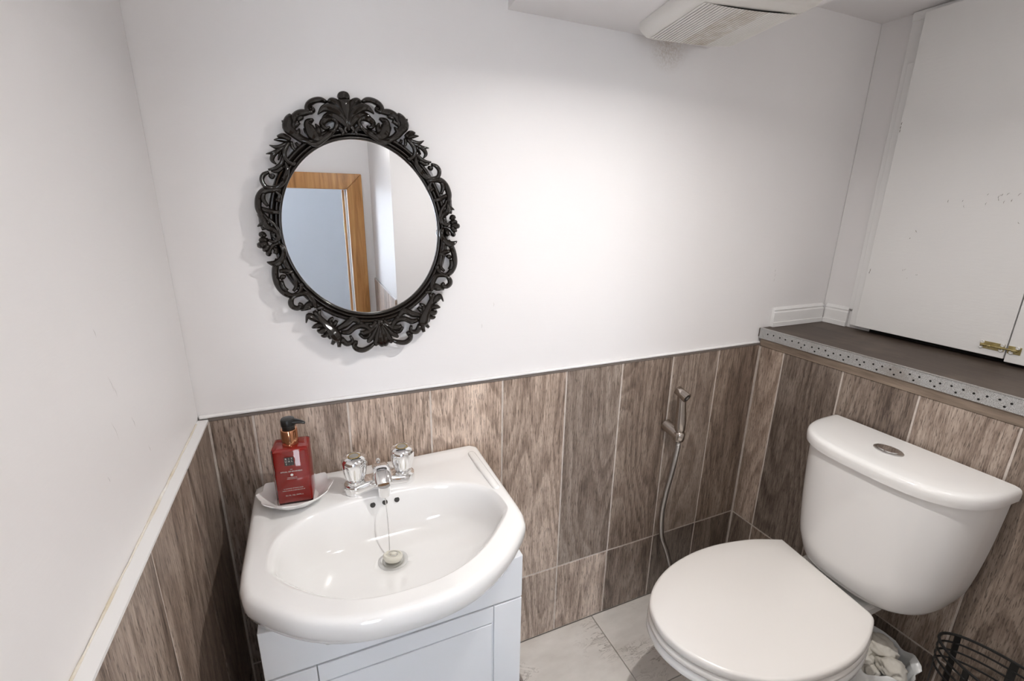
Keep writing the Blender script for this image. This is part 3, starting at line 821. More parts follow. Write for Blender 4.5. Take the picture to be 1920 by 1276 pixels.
scroll_part('scrollwork', 's', (1,), 0.0)
scroll_part('scrollwork', 's', (-1,), 0.0)
scroll_part('base_palmette', 'b', (1, -1), 0.002)

# ------------------------------------------------------------------ vanity unit
DZ = ZC - 0.573                    # basin deck height
VX0, VX1, VYF = -0.131, 0.318, 0.680
van = empty('vanity_unit', ((VX0+VX1)/2, 0.83, 0), 'white gloss vanity cabinet under the wash basin', 'cabinet')
g = Geo()
g.box(VX0, VX0+0.016, VYF+0.0005, 0.985, 0.004, DZ-0.066); g.box(VX1-0.016, VX1, VYF+0.0005, 0.985, 0.004, DZ-0.066)
g.box(VX0+0.016, VX1-0.016, VYF+0.03, 0.985, 0.10, 0.116); g.box(VX0+0.016, VX1-0.016, 0.975, 0.985, 0.116, DZ-0.135)
g.build('carcass', 'cab', van)
GZ = ZC - 0.735
g = Geo()
prof = [(VX0, GZ+0.002), (VX1, GZ+0.002), (VX1, DZ-0.064), (VX1-0.050, DZ-0.070), (VX1-0.095, DZ-0.127), (VX0+0.095, DZ-0.127), (VX0+0.050, DZ-0.070), (VX0, DZ-0.064)]
g.loft([[(x, yy, z) for x, z in prof] for yy in (VYF-0.018, VYF)]); g.build('false_drawer_front', 'cab', van, bevel=0.0012)
dr = Geo()
dr.box(VX0, VX1, VYF-0.012, VYF, 0.085, GZ-0.002)
door = dr.build('door', 'cab', van, bevel=0.001)
def dpiece(name, x0, x1, z0, z1):
    gg = Geo(); gg.box(x0, x1, VYF-0.018, VYF-0.0122, z0, z1); gg.build(name, 'cab', door, bevel=0.0012)
dpiece('stile', VX0, VX0+0.076, 0.085, GZ-0.002)
dpiece('stile', VX1-0.058, VX1, 0.085, GZ-0.002)
dpiece('rail', VX0+0.0772, VX1-0.0592, GZ-0.0395, GZ-0.002)
dpiece('rail', VX0+0.0772, VX1-0.0592, 0.085, 0.125)
dpiece('door_panel', VX0+0.0800, VX1-0.0620, 0.128, GZ-0.0425)
g = Geo(); g.box(VX0+0.02, VX1-0.02, VYF+0.03, VYF+0.045, 0.004, 0.082); g.build('plinth', 'cab', van)

# ------------------------------------------------------------------ wash basin
BXC = 0.092
def outer_outline():
    pts = []
    yb = 0.9965
    x0, x1 = -0.154, 0.338
    def front(x): return 0.557 + 0.128*abs((x-BXC)/0.246)**2.5
    pts += [(x0, yb-0.012), (x0+0.012, yb), (x1-0.012, yb), (x1, yb-0.012)]
    ptsr = [(x1, 0.83), (x1, 0.73), (x1-0.002, 0.700)]
    fr = []
    for k in range(0, 41):
        x = x1-0.010 - (x1-x0-0.020)*k/40
        fr.append((x, front(x)))
    ptsl = [(x0+0.002, 0.700), (x0, 0.73), (x0, 0.83)]
    return pts + ptsr + fr + ptsl
def resample(poly, n):
    P = [Vector(p) for p in poly]; P.append(P[0])
    L = [0]
    for a, b in zip(P, P[1:]): L.append(L[-1]+(b-a).length)
    out = []; k = 0
    for i in range(n):
        s = L[-1]*i/n
        while L[k+1] < s: k += 1
        t = (s-L[k])/(L[k+1]-L[k])
        out.append(P[k].lerp(P[k+1], t))
    return out
OUT = resample(outer_outline(), 200)
DRX, DRY = 0.094, 0.792            # waste
def inner_radius(ang):
    """distance from the waste to the bowl edge in direction ang (bisection on an implicit shape)"""
    cx, cyb = 0.100, 0.735
    dx, dy = math.cos(ang), math.sin(ang)
    def f(r):
        x, y = DRX+dx*r, DRY+dy*r
        u = abs(x-cx)/0.213
        if y > cyb: v = (y-cyb)/0.136
        else:
            yf = 0.557 + 0.128*abs((x-BXC)/0.246)**2.5 + 0.040
            v = (cyb-y)/max(0.02, cyb-min(yf, cyb-0.02))
        return u**2.7 + v**2.7 - 1
    lo, hi = 0.0, 0.5
    for _ in range(40):
        mid = (lo+hi)/2
        if f(mid) < 0: lo = mid
        else: hi = mid
    return lo
def basin():
    root = empty('wash_basin', (BXC, 0.78, DZ-0.05), 'white ceramic bow fronted wash basin on the vanity cabinet', 'basin')
    rings = []
    def ring_out(scale_in, z, pull=0.0):
        r = []
        for p in OUT:
            d = p - Vector((BXC, 0.80)); l = d.length
            q = p - d/l*scale_in
            q.y = min(q.y, 0.9965)
            r.append((q.x, q.y, z))
        return r
    # underside, skirt, rounded rim
    for t, z in ((0.82, -0.124), (0.55, -0.120), (0.35, -0.108), (0.20, -0.084)):
        rings.append([(p.x+(DRX-p.x)*t, p.y+(DRY-p.y)*t, DZ+z) for p in OUT])
    for s_, z in ((0.026, -0.064), (0.018, -0.058), (0.006, -0.045), (0.001, -0.030), (0.0, -0.016), (0.0015, -0.008), (0.005, -0.003), (0.010, -0.0005), (0.014, 0.0)):
        rings.append(ring_out(s_, DZ+z))
    edge = [Vector(p[:2]) for p in rings[-1]]
    ang = [math.atan2(p.y-DRY, p.x-DRX) for p in edge]
    ri = [inner_radius(a) for a in ang]
    inn = [Vector((DRX+math.cos(a)*r, DRY+math.sin(a)*r)) for a, r in zip(ang, ri)]
    # raised border on the back and the sides, lowered deck inside it
    def deck_drop(p):
        if p.y < 0.86: fade = max(0.0, 1-(0.86-p.y)/0.10)
        else: fade = 1.0
        m = min(p.x+0.154-0.030, 0.338-0.030-p.x, 0.9965-0.026-p.y)
        return -0.0045*fade*max(0.0, min(1.0, m/0.006))
    for t in (0.12, 0.25, 0.4, 0.55, 0.7, 0.85, 0.94):
        rr = []
        for e, q in zip(edge, inn):
            p = e.lerp(q, t)
            rr.append((p.x, p.y, DZ + deck_drop(p)))
        rings.append(rr)
    lipz = [deck_drop(q) for q in inn]
    DEP = 0.108
    for f_, dd in ((1.0, 0.0012), (0.975, 0.006), (0.955, 0.014), (0.935, 0.026), (0.90, 0.046), (0.85, 0.064), (0.78, 0.079), (0.68, 0.090), (0.55, 0.0975), (0.42, 0.1025), (0.30, 0.1055), (0.2, 0.107)):
        rr = []
        for (q, lz) in zip(inn, lipz):
            x = DRX+(q.x-DRX)*f_; y = DRY+(q.y-DRY)*f_
            rr.append((x, y, DZ + lz*max(0, (f_-0.9)/0.1) - dd))
        rings.append(rr)
    rings.append([(DRX+0.0225*math.cos(a), DRY+0.0225*math.sin(a), DZ-0.1085) for a in ang])
    rings.append([(DRX+0.0215*math.cos(a), DRY+0.0215*math.sin(a), DZ-0.112) for a in ang])
    g = Geo(); g.loft(rings)
    g.build('bowl', 'ceramic', root, smooth=True, angle=70)
    g = Geo(); g.lathe([(0.029, DZ-0.1085), (0.029, DZ-0.1068), (0.026, DZ-0.1058), (0.020, DZ-0.1075), (0.017, DZ-0.1105)], (DRX, DRY, 0), 36)
    g2 = Geo(); rr = []
    for w_, h_ in ((0.0085, -0.004), (0.0085, 0.0005), (0.0065, 0.0026), (0.003, 0.0034)):
        ring = []
        for (cy2, a0) in ((0.950, 0.0), (0.800, PI)):
            for k in range(9):
                a = a0 + PI*k/8
                ring.append((0.3120 + 0.004*(cy2 < 0.9) + w_*math.cos(a), cy2 + w_*math.sin(a), DZ+h_))
        rr.append(ring)
    g2.loft(rr); g2.build('raised_border', 'ceramic', root, smooth=True, angle=60)
    w = g.build('waste', 'waste', root, smooth=True)
    for k in range(3):
        # overflow holes in the rear slope of the bowl
        x = DRX - 0.0245 + 0.0245*k
        a = math.atan2(0.06, x-DRX)
        r = inner_radius(a)
        q = Vector((DRX+math.cos(a)*r, DRY+math.sin(a)*r))
        f_ = 0.945; y = DRY+(q.y-DRY)*f_; x2 = DRX+(q.x-DRX)*f_
        gg = Geo(); c = Vector((x, y-0.0008, DZ-0.0225)); nrm = Vector((0, -1, 0.50)).normalized()
        u = Vector((1, 0, 0)); v = nrm.cross(u)
        rr1 = [c+u*0.0054*math.cos(2*PI*i/16)+v*0.0054*math.sin(2*PI*i/16) for i in range(16)]
        gg.loft([[p-nrm*0.004 for p in rr1], [p+nrm*0.0006 for p in rr1]])
        gg.build('overflow_hole', 'holes', root)
    return root
basin()

# ------------------------------------------------------------------ mixer tap
def tap():
    tz = DZ - 0.0045
    root = empty('basin_tap', (0.092, 0.906, tz), 'chrome two knob basin mixer tap with short spout', 'tap')
    A, B = Vector((0.043, 0.904)), Vector((0.141, 0.908))
    def capsule(a, b, r, n=14, waist=None):
        d = (b-a).normalized(); nrm = Vector((-d.y, d.x)); out = []
        for k in range(n+1):
            t = PI/2 + PI*k/n
            out.append(a + d*r*math.cos(t) + nrm*r*math.sin(t))
        if waist:
            mid = (a+b)/2
            out.append(mid - nrm*waist + d*-0.014); out.append(mid - nrm*waist + d*0.014)
        for k in range(n+1):
            t = -PI/2 + PI*k/n
            out.append(b + d*r*math.cos(t) + nrm*r*math.sin(t))
        if waist:
            out.append(mid + nrm*waist + d*0.014); out.append(mid + nrm*waist + d*-0.014)
        return out
    g = Geo()
    lv = [(0.0245, 0.0, 0.018), (0.025, 0.002, 0.018), (0.025, 0.014, 0.018), (0.0235, 0.018, 0.017), (0.019, 0.0215, 0.015), (0.014, 0.0225, 0.012)]
    g.loft([[(p.x, p.y, tz+0.0004+h) for p in capsule(A, B, r, 14, w)] for r, h, w in lv])
    g.build('tap_body', 'chrome', root, smooth=True, angle=30)
    for c in (A, B):
        g = Geo(); g.lathe([(0.017, 0.018), (0.0185, 0.023), (0.0175, 0.026), (0.012, 0.028)], (c.x, c.y, tz), 28)
        g.build('collar', 'chrome', root, smooth=True)
        g = Geo(); rings = []
        for r, h, fl in ((0.0150, 0.0275, 0.0), (0.0165, 0.029, 0.05), (0.0185, 0.036, 0.10), (0.0212, 0.048, 0.12), (0.0228, 0.060, 0.085), (0.0232, 0.0665, 0.02), (0.0224, 0.073, 0.0), (0.0195, 0.0785, 0.0), (0.013, 0.0808, 0.0), (0.0122, 0.0800, 0.0)):
            rings.append([(c.x+1.12*r*(1-fl*(0.5+0.5*math.cos(8*a))**2)*math.cos(a), c.y+1.12*r*(1-fl*(0.5+0.5*math.cos(8*a))**2)*math.sin(a), tz+h) for a in (2*PI*i/64 for i in range(64))])
        g.loft(rings)
        kn = g.build('knob', 'chrome', root, smooth=True, angle=50)
        g = Geo(); g.lathe([(0.0118, 0.0802), (0.0118, 0.0812), (0.0100, 0.0812), (0.0100, 0.0802)], (c.x, c.y, tz), 28); g.build('indicator_ring', 'gold', kn, smooth=True, angle=30)
        g = Geo(); g.lathe([(0.0099, 0.0800), (0.0099, 0.0806), (0.0045, 0.0812)], (c.x, c.y, tz), 24); g.build('indicator_cap', 'inset', kn, smooth=True)
    # spout: rises out of the body, leans forward, turns down
    g = Geo()
    path = [((0.092, 0.914, 0.010), 0.017, 0.012), ((0.092, 0.908, 0.030), 0.0165, 0.012), ((0.0922, 0.896, 0.046), 0.0165, 0.0125), ((0.0925, 0.880, 0.052), 0.0168, 0.012), ((0.093, 0.864, 0.046), 0.0172, 0.0125), ((0.0932, 0.8555, 0.033), 0.0172, 0.013)]
    rings = []
    for i, (p, w, t) in enumerate(path):
        a = Vector(path[max(i-1, 0)][0]); b = Vector(path[min(i+1, len(path)-1)][0])
        d = (b-a).normalized(); u = Vector((1, 0, 0)); v = d.cross(u).normalized()
        ring = []
        for k in range(20):
            th = 2*PI*k/20
            cc, ss = math.cos(th), math.sin(th)
            ex = 0.55
            ring.append(Vector((p[0], p[1], tz+p[2])) + u*w*math.copysign(abs(cc)**ex, cc) + v*t*math.copysign(abs(ss)**ex, ss))
        rings.append(ring)
    g.loft(rings); g.build('spout', 'chrome', root, smooth=True, angle=45)
    g = Geo(); g.lathe([(0.0125, 0.030), (0.0128, 0.020), (0.0115, 0.008), (0.0095, 0.0075), (0.0090, 0.014)], (0.0932, 0.8535, tz), 28); g.build('nozzle', 'chrome', root, smooth=True)
    g = Geo(); g.lathe([(0.002, 0.024), (0.002, 0.045), (0.0045, 0.046), (0.0045, 0.052), (0.002, 0.0545)], (0.092, 0.925, tz), 14); g.build('chain_stay', 'chrome', root, smooth=True)
tap()

# ------------------------------------------------------------------ plug on its chain
def plug():
    root = empty('basin_plug', (DRX, DRY, DZ-0.106), 'ivory rubber plug lying on the basin waste with a ball chain', 'plug')
    tilt = Matrix.Rotation(math.radians(-14), 4, 'X') @ Matrix.Rotation(math.radians(8), 4, 'Y')
    g = Geo(); g.lathe([(0.016, -0.006), (0.0185, -0.001), (0.0190, 0.004), (0.0180, 0.0055), (0.0145, 0.0058), (0.0140, 0.0040), (0.006, 0.0040), (0.0055, 0.0075), (0.003, 0.009)], n=32)
    g.v = [tuple(tilt @ Vector(v) + Vector((DRX, DRY-0.001, DZ-0.0985))) for v in g.v]
    pg = g.build('stopper', 'rubber', root, smooth=True, angle=50)
    g = Geo()
    ringp = [tilt @ Vector((0.0085*math.cos(2*PI*i/24), 0.0105*math.sin(2*PI*i/24)-0.002, 0.0078)) + Vector((DRX, DRY-0.001, DZ-0.0985)) for i in range(24)]
    g.tube(ringp, 0.0008, 6, True); g.build('split_ring', 'steel', root, smooth=True)
    g = Geo()
    a = Vector((0.0935, 0.8555, DZ+0.004)); b = Vector((DRX-0.004, DRY+0.014, DZ-0.092))
    nb = 46
    for i in range(nb):
        t = i/(nb-1)
        p = a.lerp(b, t) + Vector((0.0012*math.sin(t*3), -0.004*math.sin(t*PI), -0.006*math.sin(t*PI)*0.3))
        g.lathe([(0.0003, -0.0013), (0.0011, -0.0007), (0.0013, 0.0), (0.0011, 0.0007), (0.0003, 0.0013)], p, 6)
    g.build('ball_chain', 'steel', root, smooth=True)
plug()

# ------------------------------------------------------------------ soap dish and soap bottle
def dish():
    c = Vector((-0.071, 0.910)); z = DZ - 0.0045
    root = empty('soap_dish', (c.x, c.y, z), 'white scalloped ceramic dish holding the red soap bottle', 'dish')
    n = 96
    def ring(rx, ry, h, sc, up=0.0, inner=False):
        out = []
        for i in range(n):
            a = 2*PI*i/n
            ph = (a*10/(2*PI)) % 1.0
            saw = abs(2*ph-1)                    # 10 angular petals
            k = 1 + sc*(saw-0.5)
            out.append((c.x+rx*k*math.cos(a), c.y+ry*k*math.sin(a), z + h + up*(saw-0.5)))
        return out
    R = [ring(0.030, 0.024, 0.0003, 0.0), ring(0.036, 0.030, 0.001, 0.03), ring(0.050, 0.043, 0.010, 0.08, 0.001), ring(0.0625, 0.055, 0.0215, 0.10, 0.004), ring(0.0675, 0.0600, 0.0275, 0.11, 0.006), ring(0.0668, 0.0592, 0.0285, 0.11, 0.006),
         ring(0.060, 0.0525, 0.0235, 0.10, 0.004), ring(0.048, 0.041, 0.013, 0.08, 0.002), ring(0.040, 0.036, 0.0068, 0.03, 0.0005), ring(0.034, 0.030, 0.006, 0.0)]
    g = Geo(); g.loft(R)
    g.build('dish_body', 'ceramic', root, smooth=True, angle=24)
dish()
def text_mesh(name, body, size, loc, mat, parent, align='CENTER', ang=0.0):
    cu = bpy.data.curves.new(name, 'FONT')
    cu.body = body; cu.size = size; cu.align_x = align; cu.align_y = 'CENTER'
    cu.extrude = 0.00008; cu.resolution_u = 2
    cu.materials.append(M[mat])
    tmp = bpy.data.objects.new(name, cu)
    C.objects.link(tmp)
    dg = bpy.context.evaluated_depsgraph_get()
    me = bpy.data.meshes.new_from_object(tmp.evaluated_get(dg))
    bpy.data.objects.remove(tmp)
    rot = Matrix.Rotation(ang, 4, 'Z') @ Matrix.Rotation(PI/2, 4, 'X')
    me.transform(Matrix.Translation(loc) @ rot)
    return link(name, me, parent)
def bottle():
    z0 = DZ + 0.0022; z1 = ZC - 0.4505
    cx, cyy = -0.0705, 0.917
    W, D = 0.0325, 0.0255
    ang = math.radians(-6)
    root = empty('soap_bottle', (cx, cyy, z0), 'red square hand wash bottle with rose gold collar and black pump', 'bottle')
    def P(x, y, z):
        q = rotz((cx+x, cyy+y), (cx, cyy), ang); return (q[0], q[1], z)
    def rbox(w, d, za, zb, r=0.003, sh=0.004):
        def rr(w, d, z):
            pts = []
            for (sx, sy, a0) in ((1, 1, 0), (-1, 1, PI/2), (-1, -1, PI), (1, -1, 1.5*PI)):
                for k in range(4):
                    a = a0 + PI/2*k/3
                    pts.append(P(sx*(w-r)+r*math.cos(a), sy*(d-r)+r*math.sin(a), z))
            return pts
        return [rr(w-0.0015, d-0.0015, za), rr(w, d, za+0.0015), rr(w, d, zb-sh), rr(w-0.002, d-0.002, zb-0.001), rr(w-0.005, d-0.004, zb)]
    g = Geo(); g.loft(rbox(W, D, z0, z1)); g.build('glass_body', 'clear', root, smooth=True, angle=35)
    g = Geo()
    R = rbox(W-0.003, D-0.0012, z0+0.003, z1-0.004, 0.0025, 0.003)
    g.loft(R); g.build('red_soap', 'red', root, smooth=True, angle=35)
    c = P(0, 0, 0)
    g = Geo(); g.lathe([(0.0150, z1-0.0005), (0.0150, z1+0.029), (0.0142, z1+0.0305), (0.010, z1+0.0305)], (c[0], c[1], 0), 32); g.build('collar', 'rose', root, smooth=True, angle=30)
    g = Geo(); g.lathe([(0.0115, z1+0.0305), (0.0115, z1+0.037), (0.0128, z1+0.038), (0.0130, z1+0.049), (0.0115, z1+0.052), (0.004, z1+0.053)], (c[0], c[1], 0), 32)
    pm = g.build('pump_head', 'black', root, smooth=True, angle=40)
    g = Geo(); rings = []
    for t, w, h, dz in ((0.0, 0.0105, 0.006, 0.0455), (0.012, 0.0085, 0.005, 0.0455), (0.024, 0.0052, 0.0032, 0.0435), (0.0295, 0.0042, 0.0024, 0.0415), (0.031, 0.0035, 0.0018, 0.0405)):
        q = [P(t, w*math.cos(a), z1+dz+h*math.sin(a)) for a in (2*PI*i/16 for i in range(16))]
        rings.append([rotz(p[:2], (c[0], c[1]), math.radians(-8)) + (p[2],) for p in q])
    g.loft(rings); g.build('pump_nozzle', 'black', root, smooth=True)
    # print on the front face
    fy = -D - 0.0002
    def sq(x0, x1, za, zb, mat, name, t=0.00025):
        gg = Geo()
        v = [P(x, fy-t*k, z) for k in (0, 1) for (x, z) in ((x0, za), (x1, za), (x1, zb), (x0, zb))]
        gg.add(v, [(0, 1, 2, 3), (7, 6, 5, 4), (0, 4, 5, 1), (1, 5, 6, 2), (2, 6, 7, 3), (3, 7, 4, 0)])
        return gg.build(name, mat, root)
    lx, lz = -0.002, ZC-0.477
    lg = sq(lx-0.0082, lx+0.0082, lz-0.0088, lz+0.0088, 'logo', 'logo_plate')
    for r_, row in enumerate(('RIT', 'UAL', 'S..')):
        for k, ch in enumerate(row):
            text_mesh('logo_letter', ch, 0.0050, Vector(P(lx-0.0052+0.0052*k, fy-0.0004, lz+0.0053-0.0053*r_)), 'print', lg, ang=ang)
    def line(t, size, z, x=0.0):
        text_mesh('print_line', t, size, Vector(P(x, fy-0.0003, z)), 'print', root, ang=ang)
    line('THE', 0.0023, ZC-0.4945)
    line('RITUAL OF AYURVEDA', 0.0038, ZC-0.4990)
    gg = Geo(); ctr = P(0, fy-0.0004, ZC-0.5065)
    gg.loft([[P(0.0026*math.cos(a), fy-0.0001*k, ctr[2]+0.0026*math.sin(a)) for a in (2*PI*i/20 for i in range(20))] for k in (0, 3)])
    gg.build('print_dot', 'print', root)
    line('INDIAN ROSE AND', 0.0020, ZC-0.5120)
    line('SWEET ALMOND OIL', 0.0020, ZC-0.5150)
    line('a moment of hand wash', 0.0036, ZC-0.5355)
    line('indian rose & sweet almond oil', 0.0032, ZC-0.5400)
    line('10.1 FL. OZ. 300ML e', 0.0036, ZC-0.5510)
bottle()

# ------------------------------------------------------------------ bidet spray
def bidet():
    root = empty('bidet_spray', (0.958, 1.0, ZC-0.66), 'chrome bidet hand spray in its wall holder with a steel hose', 'bidet spray')
    hz = ZC - 0.640
    h0 = Vector((0.9525, 0.9995, hz+0.006)); h1 = Vector((0.9615, 0.950, hz-0.010))
    g = Geo(); g.tube([h0, h0.lerp(h1, 0.5), h1], [0.0185, 0.0175, 0.0165], 20); hold = g.build('wall_holder', 'chromed', root, smooth=True, angle=50)
    g = Geo(); g.lathe([(0.0150, -0.022), (0.0175, -0.014), (0.0175, 0.004), (0.0150, 0.007)], (0.9635, 0.9500, hz-0.004), 22); g.build('holder_cup', 'chromed', hold, smooth=True)
    # hand piece: tapered body, head pointing into the room
    g = Geo(); base = Vector((0.9640, 0.9490, hz-0.002)); top = Vector((0.9560, 0.9500, ZC-0.521))
    P = [base.lerp(top, t) for t in (0, 0.12, 0.3, 0.55, 0.8, 1.0)]
    g.tube(P, [0.0115, 0.0160, 0.0168, 0.0150, 0.0128, 0.0130], 20); g.build('hand_piece', 'chromed', root, smooth=True)
    g = Geo(); a = Vector((0.9520, 0.968, ZC-0.5080)); b = Vector((0.9590, 0.932, ZC-0.5230))
    g.tube([a, a.lerp(b, 0.05), a.lerp(b, 0.5), b], [0.0110, 0.0135, 0.0142, 0.0148], 20); hd = g.build('spray_head', 'chromed', root, smooth=True, angle=50)
    d = (b-a).normalized()
    g = Geo(); g.tube([b-d*0.001, b+d*0.0008], 0.0112, 18); fc = g.build('nozzle_face', 'black', hd)
    g = Geo(); g.tube([b+d*0.0006, b+d*0.0012], 0.0055, 14); g.build('nozzle_core', 'inset', hd)
    g = Geo(); g.lathe([(0.0072, -0.010), (0.0072, 0.0), (0.0062, 0.001)], (0.9640, 0.949, hz-0.006), 6); g.build('hose_nut', 'steel', root)
    ctrl = [(0.9640, 0.9490, hz-0.014), (0.9635, 0.9500, ZC-0.70), (0.9600, 0.956, ZC-0.78), (0.9570, 0.966, ZC-0.86), (0.9575, 0.972, ZC-0.94), (0.9650, 0.970, ZC-1.02), (0.9900, 0.962, ZC-1.09), (1.010, 0.958, ZC-1.15), (1.040, 0.962, ZC-1.20), (1.060, 0.985, ZC-1.215), (1.062, 0.9985, ZC-1.215)]
    pts = catmull([(*p,) for p in ctrl], 34)
    g = Geo(); g.tube(pts, [0.0082 if i % 2 else 0.0068 for i in range(len(pts))], 10); g.build('steel_hose', 'steel', root, smooth=True, angle=80)
    g = Geo(); g.lathe([(0.013, -0.0004), (0.013, -0.004), (0.009, -0.006)], (1.062, 1.0, ZC-1.215), 18, 'y'); g.build('wall_outlet', 'chromed', root, smooth=True, angle=40)
bidet()

# ------------------------------------------------------------------ toilet
LIDP = [(1.1229, 0.6881), (1.0552, 0.7179), (0.9942, 0.7336), (0.9244, 0.744), (0.8456, 0.7436), (0.7627, 0.7285), (0.6948, 0.6999), (0.6478, 0.664), (0.6257, 0.6287), (0.6158, 0.583), (0.6241, 0.5378), (0.6459, 0.496), (0.6786, 0.4573), (0.7295, 0.4213), (0.7808, 0.4011), (0.842, 0.3878), (0.9101, 0.3828), (0.9741, 0.3891), (1.0294, 0.4052), (1.077, 0.4265), (1.0883, 0.4417)]
def toilet():
    root = empty('toilet', (1.02, 0.56, 0), 'white close coupled toilet with lid closed', 'toilet')
    lid = catmull(LIDP, 4)
    c = Vector((0.88, 0.562))
    def off(d, poly=lid, sx=1.0):
        """offset the outline inwards (d>0) towards the centre"""
        out = []
        for p in poly:
            v = Vector(p)-c; l = v.length
            q = c + v*(1-d/l)
            out.append((q.x, q.y))
        return out
    zt = ZC - 0.868
    g = Geo()
    g.loft([[(x, y, zt+h) for x, y in off(d)] for d, h in ((0.004, -0.020), (0.0005, -0.018), (0.0, -0.012), (0.0005, -0.005), (0.003, -0.0015), (0.008, 0.0), (0.05, 0.0008), (0.10, 0.0012))])
    g.build('seat_lid', 'seat', root, smooth=True, angle=60)
    g = Geo()
    g.loft([[(x, y, zt+h) for x, y in off(d)] for d, h in ((0.006, -0.0425), (0.001, -0.040), (-0.0015, -0.034), (-0.0005, -0.027), (0.004, -0.0235), (0.012, -0.0225))])
    g.build('seat_ring', 'seat', root, smooth=True, angle=60)
    # pan: rim under the seat, tapering to the foot
    def pan_ring(t, z):
        """t=0 rim outline, t=1 foot outline"""
        out = []
        for i, p in enumerate(lid):
            v = Vector(p)-c
            foot = Vector((0.985 + v.x*0.62, 0.56 + v.y*0.52))
            q = Vector(p).lerp(foot, t)
            out.append((q.x, q.y, z))
        return out
    def rim(d, z): return [(x, y, z) for x, y in off(d)]
    rz = zt - 0.0440
    rings = [pan_ring(1.0, 0.001), pan_ring(0.985, 0.02), pan_ring(0.97, 0.06), pan_ring(0.93, 0.12), pan_ring(0.82, 0.19), pan_ring(0.60, 0.26), pan_ring(0.34, 0.305), pan_ring(0.15, 0.335), rim(0.004, rz-0.024), rim(-0.002, rz-0.015), rim(-0.001, rz-0.004), rim(0.006, rz), rim(0.05, rz+0.0005)]
    g = Geo(); g.loft(rings); g.build('pan', 'ceramic', root, smooth=True, angle=60)
    # shelf that carries the cistern
    g = Geo()
    def shelf(h, d): return [(1.135, 0.475-d, h), (1.285, 0.475-d, h), (1.285, 0.660+d, h), (1.12, 0.660+d, h)]
    g.loft([shelf(ZC-1.02, -0.04), shelf(ZC-0.965, -0.012), shelf(ZC-0.945, 0.0), shelf(ZC-0.918, 0.0)])
    g.build('cistern_shelf', 'ceramic', root, bevel=0.008, seg=3)
    # cistern
    cyc = 0.538
    def sect(xb, xf, hw, z, n=40, e=3.4, cyo=0.0):
        pts = []
        for i in range(n+1):
            t = -1 + 2*i/n
            s_ = math.copysign(1-(1-abs(t))**1.6, t)
            x = xb - (xb-xf)*(max(0.0, 1-abs(s_)**e))**(1/e)
            pts.append((x, cyc+cyo+s_*hw, z))
        return pts
    xb = 1.302
    lv = []
    for k in range(15):
        u = k/14
        z = ZC - 0.900 + 0.330*u
        d = 1-u
        hw = 0.186 - 0.012*d - 0.022*d**3
        xf = 1.113 + 0.010*d
        lv.append((z, hw, xf))
    rings = []
    z0, hw0, xf0 = lv[0]
    for q in (0.0, 0.25, 0.5, 0.75, 0.92):
        s_ = math.sin(q*PI/2); cdn = 1-math.cos(q*PI/2)
        rings.append(sect(xb-0.012*(1-s_), xf0+0.050*(1-s_), hw0-0.060*(1-s_), z0-0.008+0.048*cdn*0.8, e=2.8))
    rings += [sect(xb, xf, hw, z, e=3.0) for z, hw, xf in lv[3:]]
    g = Geo(); g.loft(rings); g.build('cistern', 'ceramic', root, smooth=True, angle=60)
    zl = ZC - 0.5725
    g = Geo()
    g.loft([sect(xb, 1.103+d, 0.1955-d, zl+h, e=3.0) for d, h in ((0.006, 0.0), (0.001, 0.002), (0.0, 0.010), (0.0, 0.020), (0.002, 0.0265), (0.006, 0.0300), (0.014, 0.0318), (0.05, 0.0325))])
    ld = g.build('cistern_lid', 'ceramic', root, smooth=True, angle=50)
    bx, by, bz_ = 1.212, 0.545, ZC-0.5402
    g = Geo(); rings = []
    for r, h in ((0.0290, 0.0), (0.0290, 0.002), (0.0270, 0.0034), (0.0235, 0.0036)):
        rings.append([(bx+r*0.82*math.cos(a), by+r*1.05*math.sin(a), bz_+h) for a in (2*PI*i/36 for i in range(36))])
    g.loft(rings); fb = g.build('flush_button', 'steel', ld, smooth=True, angle=40)
    for sgn in (1, -1):
        g = Geo(); pts = []
        for i in range(19):
            a = -PI/2 + PI*i/18
            pts.append((bx + 0.0175*math.sin(a), by + sgn*(0.0010 + 0.0215*math.cos(a))))
        if sgn < 0: pts = pts[::-1]
        g.loft([[(x, y, bz_+h) for x, y in pts] for h in (0.003, 0.0052)]); g.build('button_half', 'chrome', fb, bevel=0.0008)
    for (hx_, hy_) in ((1.095, 0.652), (1.078, 0.478)):
        g = Geo(); g.lathe([(0.010, zt-0.044), (0.010, zt-0.018), (0.006, zt-0.014)], (hx_+0.012, hy_, 0), 18); g.build('hinge', 'seat', root, smooth=True, angle=40)
toilet()

